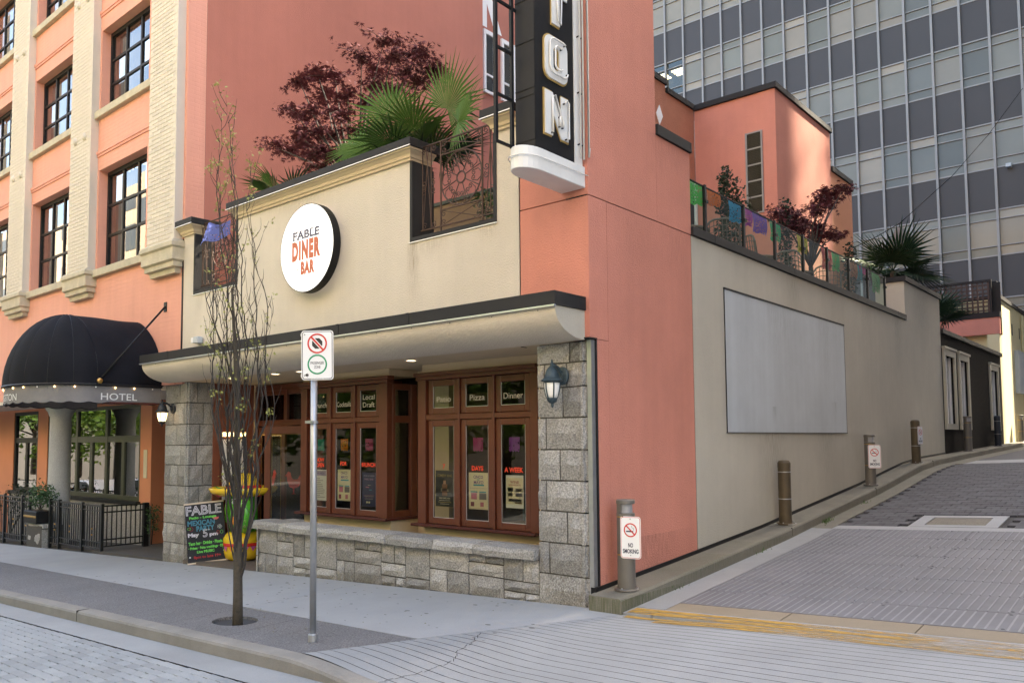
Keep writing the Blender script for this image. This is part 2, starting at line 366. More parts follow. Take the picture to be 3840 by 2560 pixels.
# sidewalk: bed, aggregate band slabs and concrete slabs (each a part)
sw = obj('sidewalk', MB().grid(lambda u, v: (-40 + 40.4*u, -2.64 + 6.0*v, side_z(-40 + 40.4*u, -2.64 + 6.0*v) - .03 - (.12 if v < .44 and u > .96 else 0)), 40, 12), m_jointd, kind='structure')
def yb(x): return -1.78 + (x + .67) * (.40 / -11.83) if x < 0 else -1.78       # aggregate / concrete boundary
def slab(name, pts, mt):
    P = [(x, y, side_z(x, y)) for x, y in pts]; mb = MB().prism([(x, y, z - .05) for x, y, z in P], (0, 0, .05))
    return obj(name, mb, mt, sw)
def diag(y): return DA.x + (y - DA.y) * DD.x / DD.y
ax = [-34, -22, -12.5, -7.2, -4.55, -3.62]
for a, b in zip(ax, ax[1:]): slab('aggregate_slab', [(a+.004, -2.636), (b-.004, -2.636), (b-.004, yb(b)-.004), (a+.004, yb(a)-.004)], m_agg)
# slab with the tree pit cut out of it
TX, TY = -3.03, -2.17; hole = [(TX + .30*math.cos(2*math.pi*k/28), TY + .20*math.sin(2*math.pi*k/28)) for k in range(28)]
x0, x1, y0, y1 = -3.616, -2.484, -2.636, -1.72
outer = []
for k in range(28):
    c, s_ = math.cos(2*math.pi*k/28), math.sin(2*math.pi*k/28)
    tx = ((x1-TX) / c if c > 0 else (x0-TX) / c) if abs(c) > 1e-6 else 1e9; ty = ((y1-TY) / s_ if s_ > 0 else (y0-TY) / s_) if abs(s_) > 1e-6 else 1e9
    t = min(tx, ty); outer.append((TX + c*t, TY + s_*t))
tp = MB()
for k in range(28):
    k2 = (k+1) % 28
    q = [hole[k], outer[k], outer[k2], hole[k2]]
    if abs(outer[k][0]-outer[k2][0]) > 1e-4 and abs(outer[k][1]-outer[k2][1]) > 1e-4:
        cx = x1 if max(outer[k][0], outer[k2][0]) > x1-1e-4 else x0; cy = y1 if max(outer[k][1], outer[k2][1]) > y1-1e-4 else y0
        q = [hole[k], outer[k], (cx, cy), outer[k2], hole[k2]]
    tp.poly([(x, y, side_z(x, y)) for x, y in q])
    tp.poly([(hole[k2][0], hole[k2][1], side_z(*hole[k2])), (hole[k2][0], hole[k2][1], side_z(*hole[k2])-.16), (hole[k][0], hole[k][1], side_z(*hole[k])-.16), (hole[k][0], hole[k][1], side_z(*hole[k]))])
obj('aggregate_slab', tp, m_agg, sw, fix=False)
obj('tree_pit_soil', MB().disc((TX, TY, side_z(TX, TY)-.075), (.3,0,.0114), (0,.2,.004), 1.0, 24), m_soil, sw)
slab('aggregate_slab', [(-2.476, -2.636), (-1.97, -2.636), (-1.97, yb(-1.97)-.004), (-2.476, yb(-2.47)-.004)], m_agg)
slab('aggregate_slab', [(-1.962, -2.636), (diag(-2.636)-.006, -2.636), (diag(-1.78)-.006, -1.786), (-1.962, yb(-1.96)-.004)], m_agg)
cx_ = [-34, -26, -19, -14.2, -10.6, -7.0, -3.6, -.2]
for a, b in zip(cx_, cx_[1:]):
    pts = [(a+.003, yb(a)+.004), (b-.003, yb(b)+.004), (b-.003, .02), (a+.003, .02)]
    if b > -1: pts = [(a+.003, yb(a)+.004), (diag(-1.776)-.006, -1.774), (diag(-.05)-.006, -.05), (.02, .02), (a+.003, .02)]
    slab('concrete_slab', pts, m_concrete)
sp = MB(); rs = random.Random(3)
for k in range(90):
    x = rs.uniform(-9, .1); y = rs.uniform(-1.6, -.15); r = rs.uniform(.008, .022); z = side_z(x, y) + .002
    sp.poly([(x + r*math.cos(a)*rs.uniform(.7, 1.3)*1.5, y + r*math.sin(a), z + .038*r*math.cos(a)) for a in [k2*math.pi/4 for k2 in range(8)]])
lt = MB(); rl = random.Random(8)
for k in range(70):
    x = rl.gauss(-3.0, 1.6); y = rl.uniform(-2.6, -.1)
    if x > diag(y) - .1: continue
    z = side_z(x, y) + .004; r = rl.uniform(.006, .014); a = rl.uniform(0, 6.28)
    lt.poly([(x + r*1.6*math.cos(a), y + r*1.6*math.sin(a), z), (x - r*.6*math.sin(a), y + r*.6*math.cos(a), z + rl.uniform(.001,.006)), (x - r*1.6*math.cos(a), y - r*1.6*math.sin(a), z), (x + r*.6*math.sin(a), y - r*.6*math.cos(a), z + .001)])
obj('leaf_litter', lt, mat('litter', (.16,.14,.06), .9, .5, 30), sw, kind='stuff', fix=False)
obj('gum_spots', sp, mat('gum', (.15,.15,.145), .9, 0), sw, kind='stuff', fix=False)

# driveway apron: grooved concrete strips, each groove a real gap
dr = obj('driveway', MB().grid(lambda u, v: (-1.19 + 12*u, -2.64 + 2.58*v, drive_z(-1.19 + 12*u, -2.64 + 2.58*v) - .014), 60, 30), m_jointd, kind='structure')
gy = -3.3
strips = MB(); rs = random.Random(5); ys = []
while gy < -.07:
    wdt = rs.choice((.085, .095, .1, .115)); ys.append((gy, min(gy + wdt, -.064))); gy += wdt
for a, b in ys:
    if b - a < .03: continue
    mb = MB(); N_ = 44
    for j, y in enumerate((a + .004, b - .004)):
        pass
    lo_ = max(diag(a), diag(b)) if a > -2.66 else .12 + (-2.66 - a)*.6
    xs_ = [lo_ + .006 + 11.0 * (i / N_) ** 1.7 for i in range(N_ + 1)]
    for x in xs_:
        for y in (a + .0035, b - .0035): mb.v.append((x, y, drive_z(x, y)))
    if a > -2.66: mb.v[0] = (diag(a)+.006, a+.0035, drive_z(diag(a)+.006, a));
    if a > -2.66: mb.v[1] = (diag(b)+.006, b-.0035, drive_z(diag(b)+.006, b))
    for i in range(N_): mb.f.append((2*i, 2*i+2, 2*i+3, 2*i+1))
    o = obj('apron_strip', mb, m_concrete2, dr, fix=False)
# worn yellow line painted on the strips next to the alley
M = mat('worn_yellow_paint', (.42,.245,.045), .8, .12, 6); nt = M.node_tree; b_ = nt.nodes['Principled BSDF']; mo = nt.nodes['Material Output']
mx = nt.nodes.new('ShaderNodeMixShader'); tr = nt.nodes.new('ShaderNodeBsdfTransparent'); g = nt.nodes.new('ShaderNodeNewGeometry'); mp = nt.nodes.new('ShaderNodeMapping'); mp.inputs['Scale'].default_value = (2.2, 14, 3)
no = nt.nodes.new('ShaderNodeTexNoise'); no.inputs['Detail'].default_value = 8; no.inputs['Roughness'].default_value = .75; no.inputs['Scale'].default_value = 1.2
sxp = nt.nodes.new('ShaderNodeSeparateXYZ'); ma = nt.nodes.new('ShaderNodeMath'); ma.operation = 'MULTIPLY_ADD'; ma.inputs[1].default_value = .045; ma.inputs[2].default_value = -.085
nt.links.new(g.outputs['Position'], sxp.inputs[0]); nt.links.new(sxp.outputs[0], ma.inputs[0]); ad = nt.nodes.new('ShaderNodeMath'); nt.links.new(ma.outputs[0], ad.inputs[0])
nt.links.new(g.outputs['Position'], mp.inputs[0]); nt.links.new(mp.outputs[0], no.inputs[0]); nt.links.new(no.outputs[0], ad.inputs[1])
gt = nt.nodes.new('ShaderNodeMapRange'); gt.inputs[1].default_value = .40; gt.inputs[2].default_value = .68; nt.links.new(ad.outputs[0], gt.inputs[0])
nt.links.new(gt.outputs[0], mx.inputs[0]); nt.links.new(b_.outputs[0], mx.inputs[1]); nt.links.new(tr.outputs[0], mx.inputs[2]); nt.links.new(mx.outputs[0], mo.inputs[0])
for a, b in [(-.265, -.18), (-.17, -.08), (-.05, .05), (.07, .15)]:
    zf = (lambda x, y: drive_z(x, y)) if b < 0 else (lambda x, y: alley_z(x, y))
    lo = .42 if a > -.1 else (.45 if a > -.2 else .55 - a)
    obj('yellow_paint_line', MB().grid(lambda u, v: (lo + 6.5*u, a + (b-a)*v, zf(lo + 6.5*u, a + (b-a)*v) + .005), 40, 1), M, dr, fix=False)
ck = MB(); rs = random.Random(9); P = [(-.30, -1.35), (-.16, -1.62), (-.13, -1.82), (-.02, -2.0), (-.05, -2.2), (-.16, -2.5), (-.3, -2.8)]
for (x, y), (x2, y2) in zip(P, P[1:]):
    for t in range(4):
        a = Vector((x + (x2-x)*t/4 + rs.uniform(-.02,.02), y + (y2-y)*t/4)); b = Vector((x + (x2-x)*(t+1)/4 + rs.uniform(-.02,.02), y + (y2-y)*(t+1)/4))
        ck.poly([(a.x-.0035, a.y, drive_z(a.x, a.y)+.003), (a.x+.0035, a.y, drive_z(a.x, a.y)+.003), (b.x+.003, b.y, drive_z(b.x, b.y)+.003), (b.x-.003, b.y, drive_z(b.x, b.y)+.003)])
obj('apron_crack', ck, m_crack, dr, fix=False)

# alley: bed sheet, threshold, ribbed plates, bands, block pavers
AX0, AX1 = .38, 6.6
al = obj('alley', MB().grid(lambda u, v: (AX0 - .3 + (AX1 - AX0 + .3)*u, -.06 + 60*v**1.5, alley_z(AX0 - .3 + (AX1 - AX0 + .3)*u, -.06 + 60*v**1.5) - .03), 8, 90), m_jointd, kind='structure')
def sheet(name, x0, x1, y0, y1, mt, dz=0, nx=4, ny=None, t=.03, par=al):
    ny = ny or max(1, int((y1 - y0) / .4)); mb = MB()
    mb.grid(lambda u, v: (x0 + (x1-x0)*u, y0 + (y1-y0)*v, alley_z(x0 + (x1-x0)*u, y0 + (y1-y0)*v) + dz), nx, ny)
    k = len(mb.v); mb.v += [(a, b, c - t) for a, b, c in mb.v]; nn = nx + 1
    for i in range(nx): mb.f += [(i, i+1, k+i+1, k+i), (ny*nn+i+1, ny*nn+i, k+ny*nn+i, k+ny*nn+i+1)]
    for j in range(ny): mb.f += [((j+1)*nn, j*nn, k+j*nn, k+(j+1)*nn), (j*nn+nx, (j+1)*nn+nx, k+(j+1)*nn+nx, k+j*nn+nx)]
    return obj(name, mb, mt, par)
sheet('side_gutter', .385, .70, .2, 5.03, m_concrete2); sheet('side_gutter', .385, .66, 5.04, 13, m_alkerb); sheet('side_gutter', .385, .8, 13.01, 40, m_alkerb)
sheet('apron_edge', .385, .70, -.058, .19, m_concrete2)
for a, b in ((.71, 1.84), (1.85, 2.93), (2.94, 4.4), (4.41, 6.6)): sheet('threshold_slab', a, b, .205, .475, m_tan)
sheet('apron_edge', .71, 6.6, -.055, .197, m_concrete2)
rows = [.49 + (5.02 - .49) * i / 8 for i in range(9)]; ribs = MB(); studs = MB(); rs = random.Random(11)
for j, (a, b) in enumerate(zip(rows, rows[1:])):
    cuts = [.71, 2.35 + .12*(j % 2), 4.0 + .1*(j % 3), 6.6]
    for c, d in zip(cuts, cuts[1:]): sheet('ribbed_plate', c + .002, d - .002, a + .002, b - .002, m_plate, nx=3, ny=1, dz=rs.uniform(0, .002))
    x = .75
    while x < 6.55:
        for w_, hh, kk in ((.010, .007, 0),):
            if j == 0 and kk == 0: hh = .003
            xx = x + kk; za, zb = alley_z(xx, a+.02), alley_z(xx, b-.02)
            ribs.add([(xx-w_, a+.015, za), (xx+w_, a+.015, za), (xx+w_, b-.015, zb), (xx-w_, b-.015, zb), (xx-w_*.55, a+.02, za+hh), (xx+w_*.55, a+.02, za+hh), (xx+w_*.55, b-.02, zb+hh), (xx-w_*.55, b-.02, zb+hh)],
                [(4,5,6,7),(0,1,5,4),(1,2,6,5),(2,3,7,6),(3,0,4,7)])
        x += .077
    for c in (1.05, 1.35, 2.2, 2.5, 3.5, 3.8):
        for yy in (a + .05, b - .05):
            studs.lathe([(.016, 0), (.014, .006), (.006, .01)], (c + rs.uniform(-.03,.03), yy, alley_z(c, yy)), 8)
obj('plate_ribs', ribs, mat('worn_rib', (.185,.19,.205), .5, .15, 3), al, kind='stuff', fix=False); obj('plate_screws', studs, m_plate, al, kind='stuff')
sheet('concrete_band', .67, 6.6, 5.03, 5.27, m_concrete)
sheet('box_surround', 1.62, 2.70, 5.275, 5.42, m_concrete, .004, 2, 1); sheet('box_surround', 1.62, 2.70, 6.02, 6.18, m_concrete, .004, 2, 1)
sheet('box_surround', 1.62, 1.79, 5.425, 6.015, m_concrete, .004, 1, 2); sheet('box_surround', 2.53, 2.70, 5.425, 6.015, m_concrete, .004, 1, 2)
sheet('access_cover', 1.80, 2.52, 5.435, 6.005, mat('cover_aggregate', (.2,.18,.14), .9, .2, 20, .9, 60, fine=.5), -.004, 1, 2)
bl = MB(); a = .0985
bl.add([(-a,-a,-.03),(a,-a,-.03),(a,a,-.03),(-a,a,-.03),(-a,-a,-.006),(a,-a,-.006),(a,a,-.006),(-a,a,-.006),(-a+.008,-a+.008,0),(a-.008,-a+.008,0),(a-.008,a-.008,0),(-a+.008,a-.008,0)],
    [(0,1,5,4),(1,2,6,5),(2,3,7,6),(3,0,4,7),(4,5,9,8),(5,6,10,9),(6,7,11,10),(7,4,8,11),(8,9,10,11)])
bl_me = mesh('block', bl, m_block); L = []
for j in range(38):
    y = 5.38 + j*.2
    for i in range(31):
        x = .77 + i*.2 + (.1 if j % 2 else 0)
        if x > 6.4 or (1.52 < x < 2.80 and y < 6.28): continue
        L.append((x, y))
L.sort(key=lambda p: (p[0] > 1.0 + (13-p[1])*.30 + 1.2, (p[0]-4.7)**2 + (p[1]+6.8)**2)); rest = MB()
for k, (x, y) in enumerate(L):
    z = alley_z(x, y) + random.uniform(-.003, .003); sl_ = (alley0(y+.1) - alley0(y-.1)) / .2
    if k < 300:
        o = inst('block', bl_me, (x, y, z), al); o.rotation_euler = (math.atan(sl_), -math.atan(.045), random.uniform(-.012, .012))
    else: rest.add([(p[0]+x, p[1]+y, p[2]+z+p[1]*sl_+p[0]*.045) for p in bl.v], bl.f)
obj('far_blocks', rest, m_block, al, kind='stuff', fix=False)
for x, y in ((1.4, 5.33), (1.2, 5.3)): pass
sheet('block_edge', .67, 1.61, 5.275, 5.283, m_block, .001, 1, 1)
sheet('concrete_band', .81, 6.6, 13.0, 14.45, m_concrete, 0)
sheet('asphalt_patch', .81, 6.6, 14.46, 40, m_block, 0)

# raised kerb along the alley wall, with its end block
kp = [-.08] + [y for y, z in AZ if y > 0 and y < 30] + [30]; kk = MB(); prof = [(.0, -.2), (.38, -.2), (.38, .105), (.365, .122), (.35, .128), (.0, .128)]
kp = sorted(set([-.08, .6, 1.6, 3, 4.13, 5.3, 7, 8.46, 10, 11.3, 12.0, 12.7, 14, 16.2, 20, 24.5, 30]))
for y in kp:
    for x, z in prof: kk.v.append((x, y, alley0(y) + z))
n = len(prof)
for i in range(len(kp)-1):
    for j in range(n-1): kk.f.append((i*n+j, i*n+j+1, (i+1)*n+j+1, (i+1)*n+j))
kk.f.append(tuple(range(n)))
M = m_alkerb
ak = obj('alley_kerb', kk, M, kind='structure')
for y in (4.3, 8.2, 12.3): obj('kerb_joint', MB().box(.01, .382, y-.004, y+.004, alley0(y)+.02, alley0(y)+.1295), m_crack, ak)
def kerb_top(y): return alley0(y) + .128

wd = MB(); rw_ = random.Random(15)
for cx, cy, n_ in ((.43, 5.55, 60), (.41, 3.2, 14), (.42, 7.4, 18), (.40, 1.1, 8)):
    for k in range(n_):
        x = cx + rw_.gauss(0, .03); y = cy + rw_.gauss(0, .10); h_ = rw_.uniform(.02, .07); z = alley_z(x, y); a = rw_.uniform(0, 6.28)
        wd.poly([(x - .006*math.sin(a), y + .006*math.cos(a), z), (x + .006*math.sin(a), y - .006*math.cos(a), z), (x + h_*.5*math.cos(a), y + h_*.5*math.sin(a), z + h_)])
obj('gutter_weeds', wd, mat('weed', (.06,.12,.02), .7, .3, 30), al, kind='stuff', fix=False)
obj('sidewalk', MB().grid(lambda u, v: (10.75 + 30*u, -2.8 + 2.8*v, .01*(10.75 + 30*u) + .02*(-2.8 + 2.8*v)), 10, 2), m_concrete, kind='structure')
# ================================================================ text helper (flat lettering)
def tmesh(s, bold=0, outline=0, space=1.0):
    cu = bpy.data.curves.new('t', 'FONT'); cu.body = s; cu.size = 1; cu.align_x = 'CENTER'; cu.offset = bold; cu.space_character = space; cu.resolution_u = 3
    if outline: cu.fill_mode = 'NONE'; cu.bevel_depth = outline; cu.bevel_resolution = 0
    o = bpy.data.objects.new('t', cu); COL.objects.link(o)
    me = bpy.data.meshes.new_from_object(o); v = [tuple(p.co) for p in me.vertices]; f = [tuple(p.vertices) for p in me.polygons]
    bpy.data.objects.remove(o); bpy.data.curves.remove(cu); bpy.data.meshes.remove(me); return v, f
def lettering(name, s, c, u, v, h, mt, parent=None, width=None, bold=0, outline=0, n_off=.0, space=1.0, shear=0, fn=None):
    """s centred on c; u, v in-plane unit vectors; h letter height"""
    V, F_ = tmesh(s, bold, outline, space)
    if not V: return None
    x0, x1 = min(p[0] for p in V), max(p[0] for p in V); y0, y1 = min(p[1] for p in V), max(p[1] for p in V)
    sy = h / (y1 - y0); sx_ = (width / (x1 - x0)) if width else sy; c, u, v = Vector(c), Vector(u), Vector(v); n = u.cross(v)
    mb = MB(); mb.v = [tuple(c + u * ((p[0] - (x0+x1)/2) * sx_ + shear * (p[1]-(y0+y1)/2) * sy) + v * ((p[1] - (y0+y1)/2) * sy) + n * (n_off + p[2]*sy)) for p in V]; mb.f = list(F_)
    if fn: mb.v = [fn(p) for p in mb.v]
    return obj(name, mb, mt, parent, fix=False)
UX, UY, UZ = Vector((1,0,0)), Vector((0,1,0)), Vector((0,0,1))

# ================================================================ stones
def stone_mb(o, u, v, n, w, h, d, rs, rough=.014, nu=3, nv=2):
    """one rock-faced block: lower-left corner o, size w*h on the face, bulging along n, depth d behind"""
    mb = MB(); o, u, v, n = map(Vector, (o, u, v, n)); e = .016
    def P(i, j):
        a, b = i / nu, j / nv; edge = i in (0, nu) or j in (0, nv)
        k = -rough*.9 if edge else rs.uniform(.1, 1) * rough
        ju = 0 if i in (0, nu) else rs.uniform(-.12, .12) / nu; jv = 0 if j in (0, nv) else rs.uniform(-.12, .12) / nv
        wob = rs.uniform(-.0035, .0035) if edge else 0
        return o + u * (e/2 + (a + ju) * (w - e) + wob) + v * (e/2 + (b + jv) * (h - e) + wob) + n * k
    for j in range(nv+1):
        for i in range(nu+1): mb.v.append(tuple(P(i, j)))
    for j in range(nv):
        for i in range(nu): a = j*(nu+1)+i; mb.f.append((a, a+1, a+nu+2, a+nu+1))
    rim = [i for i in range(nu+1)] + [j*(nu+1)+nu for j in range(1, nv+1)] + [nv*(nu+1)+i for i in range(nu-1, -1, -1)] + [j*(nu+1) for j in range(nv-1, 0, -1)]
    k = len(mb.v); mb.v += [tuple(Vector(mb.v[i]) - n * d) for i in rim]; m_ = len(rim)
    for q in range(m_): mb.f.append((rim[(q+1) % m_], rim[q], k+q, k+(q+1) % m_))
    return mb

# ================================================================ diner building
dn = thing('diner_building', (-4, 1, 0), 'cream and coral stucco diner with stone columns, mahogany bay windows and curved canopy', 'building')
w = MB()
w.box(-8.43, -.935, 0, .3, 3.03, 4.18)
w.box(-8.43, -8.08, 0, .34, 4.18, 5.23); w.box(-6.72, -2.71, 0, .34, 4.18, 5.23); w.box(-1.26, -.935, 0, .34, 4.18, 5.23)
obj('upper_wall', w, m_cream, dn)
def cornice(x0, x1, end0, end1):
    prof = [(0, 5.225), (-.03, 5.225), (-.035, 5.26), (-.05, 5.262), (-.06, 5.30), (-.10, 5.34), (-.12, 5.345), (-.12, 5.37)]
    mb = MB(); ys = .34
    for e, x in ((0, x0), (1, x1)):
        pass
    rings = []
    for y, z in prof:
        k = -y
        a = x0 - (k if end0 else 0); b = x1 + (k if end1 else 0)
        rings.append([(a, ys, z), (a, y, z), (b, y, z), (b, ys, z)])
    for r in rings: mb.v += r
    for i in range(len(rings)-1):
        for j in range(3): mb.f.append((i*4+j, i*4+j+1, (i+1)*4+j+1, (i+1)*4+j))
    mb.f.append((0, 3, 2, 1))
    obj('cornice', mb, m_creamtrim, dn)
    a = x0 - (.14 if end0 else 0); b = x1 + (.14 if end1 else 0)
    cp = obj('parapet_cap', MB().box(a, b, -.14, .42, 5.372, 5.475), m_flash, dn, bev=.004)
    obj('drip_edge', MB().box(a-.004, b+.004, -.146, -.135, 5.366, 5.376), m_flashl, dn)
    if b - a > 3: obj('cap_seam', MB().box(-5.02, -4.99, -.143, .42, 5.371, 5.478), m_flash, dn)
cornice(-8.43, -8.08, True, True); cornice(-6.72, -2.71, True, True); cornice(-1.26, -.935, True, False)
# dark linings of the two openings
for x0, x1 in ((-8.08, -6.72), (-2.71, -1.26)):
    t = MB().box(x0 - .0, x0 + .045, -.012, .345, 4.18, 5.222).box(x1 - .045, x1, -.012, .345, 4.18, 5.222).box(x0 + .045, x1 - .045, -.012, .345, 4.18, 4.235)
    obj('opening_lining', t, m_flash, dn); obj('drip_edge', MB().box(x0-.01, x1+.01, -.018, -.002, 4.170, 4.180), m_flashl, dn)
# coral front panel and tall fin (one skin, split by a dark joint)
obj('dark_joint', MB().box(-.935, -.915, .012, .1, 2.72, 5.6), m_black, dn)
obj('fin_wall', MB().box(-.915, 0, 0, 1.415, 4.248, 13.0).box(-.915, -.0, .0, .34, 2.74, 4.236), m_coral, dn)
zb0 = lambda y: kerb_top(y)
obj('side_wall_coral', MB().hexa([(-.3,.345,.1),(-.0,.345,.1),(-.0,2.235,.25),(-.3,2.235,.25),(-.3,.345,4.236),(0,.345,4.236),(0,2.235,4.236),(-.3,2.235,4.236)])
    .box(-.3, 0, .127, .343, .1, 2.735).box(-.3, 0, 1.418, 2.245, 4.248, 5.285), m_coral, dn)
obj('dark_joint', MB().box(-.28, -.012, .0, 2.24, 4.234, 4.25), m_black, dn)
obj('fin_ledge', MB().box(-.34, .03, 1.42, 2.265, 5.287, 5.415), m_flash, dn, bev=.004)
obj('dark_joint', MB().box(-.28, -.01, 2.232, 2.262, .2, 4.24), m_black, dn)
# greige alley wall with grey panel and pier
obj('side_wall_greige', MB().box(-.3, 0, 2.26, 12.04, .2, 4.235).box(-.6, -.0, 12.04, 15.2, .8, 5.10), m_greywall, dn)
obj('patio_ledge', MB().box(-.33, .035, 2.25, 12.035, 4.24, 4.35), m_flash, dn, bev=.004)
for y in (2.85, 5.6, 8.7, 11.4): obj('ledge_seam', MB().box(-.33, .038, y, y+.012, 4.239, 4.352), m_black, dn)
obj('pier_cap', MB().box(-.66, .05, 11.99, 15.25, 5.10, 5.205), m_flash, dn, bev=.004)
obj('wall_panel', MB().box(0, .012, 3.13, 7.9, 1.78, 3.68), m_panel, dn)
fr = MB()
for a in ((3.115, 7.915, 3.68, 3.705), (3.115, 7.915, 1.77, 1.78)): fr.box(0, .02, a[0], a[1], a[2], a[3])
fr.box(0, .014, 3.122, 3.13, 1.781, 3.679).box(0, .014, 7.9, 7.908, 1.781, 3.679); obj('panel_frame', fr, m_flash, dn)
bs = MB(); yy = [.03, 1.6, 4.13, 5.3, 8.46, 11.3, 12.7, 15.2]
for a, b in zip(yy, yy[1:]):
    za, zb_ = kerb_top(a), kerb_top(b); bs.hexa([(-.05,a,za-.05),(.012,a,za-.05),(.012,b,zb_-.05),(-.05,b,zb_-.05),(-.05,a,za+.045),(.012,a,za+.045),(.012,b,zb_+.045),(-.05,b,zb_+.045)])
obj('base_black_strip', bs, m_black, dn)  # black strip drawn for the dark gap along the wall foot
# canopy: fascia, bright drip, barrel cove, end faces, soffit
CX0, CX1 = -8.84, -.04
obj('canopy_fascia', MB().box(CX0, CX1, -.54, -.50, 3.03, 3.17).box(CX0, CX1, -.50, .0, 3.145, 3.17).box(CX1 - .03, CX1, -.50, 0, 3.03, 3.145).box(CX0, CX0 + .03, -.50, 0, 3.03, 3.145), m_flash, dn, bev=.003)
for x in (-7.9, -6.35, -5.1, -3.5, -2.2): obj('fascia_seam', MB().box(x, x+.05, -.545, -.54, 3.032, 3.172), m_flash, dn)
obj('drip_edge', MB().box(CX0, CX1, -.548, -.52, 3.014, 3.03), m_flashl, dn)
prof = [(-.505, 3.03)] + [(-.01 - .495 * math.cos(a), 3.0 - .275 * math.sin(a)) for a in [i * math.pi / 2 / 14 for i in range(15)]]
cv = MB()
for x in (CX0 + .02, CX1 - .02):
    for y, z in prof: cv.v.append((x, y, z))
n = len(prof)
for i in range(n-1): cv.f.append((i, i+1, n+i+1, n+i))
obj('canopy_cove', cv, m_cream, dn, smooth=True, fix=False)
for x, mt in ((CX0 + .021, m_cream), (CX1 - .021, m_greywall)): obj('canopy_end', MB().poly([(x, y, z) for y, z in prof] + [(x, .0, 2.725), (x, 0, 3.03)]), mt, dn, fix=False)
sb = MB(); 
for x in [CX0 + .5 + i * .62 for i in range(14)]: sb.lathe([(.008,-.01),(.008,.0)], (x, -.5, 3.0), 6)
obj('canopy_bolts', sb, m_black, dn, kind='stuff')
obj('soffit', MB().box(-9.3, -.3, -.01, 1.6, 2.725, 2.8), m_creamtrim, dn)
dl = [(-2.86, .15), (-5.8, .1), (-5.2, .13), (-7.0, .1)]
for x, y in dl:
    t = obj('downlight', MB().ring((x, y, 2.712), UX, UY, UZ, .062, .08, .012, 24), m_white, dn); obj('lens', MB().disc((x, y, 2.718), UX, UY, .062, 20), m_down, t)
# back wall strips, floor and side of the porch
obj('porch_wall', MB().box(-9.3, -8.22, 1.28, 1.45, -.5, 2.724).box(-3.96, -3.33, 1.30, 1.45, 0, 2.724), m_creamtrim, dn)
obj('alcove_wall', MB().box(-8.5, -8.26, .5, 1.279, -.4, 2.724), mat('alcove_paint', (.2,.06,.03), .7, .1), dn)
obj('porch_floor', MB().box(-8.26, -6.1, -.01, 1.28, -.45, -.245), mat('porch_aggregate', (.13,.105,.085), .9, .15, 6, .7, 90, fine=.4), dn)
obj('window_base', MB().box(-6.0, -3.96, .78, 1.3, -.2, .584).box(-3.28, -.5, .78, 1.3, -.2, .565).box(-1.249,-.5,.72,1.3,.566,2.61).box(-6.0, -3.96, .74, 1.3, 2.625, 2.724).box(-3.28, -.5, .74, 1.3, 2.615, 2.724), m_creamtrim, dn)

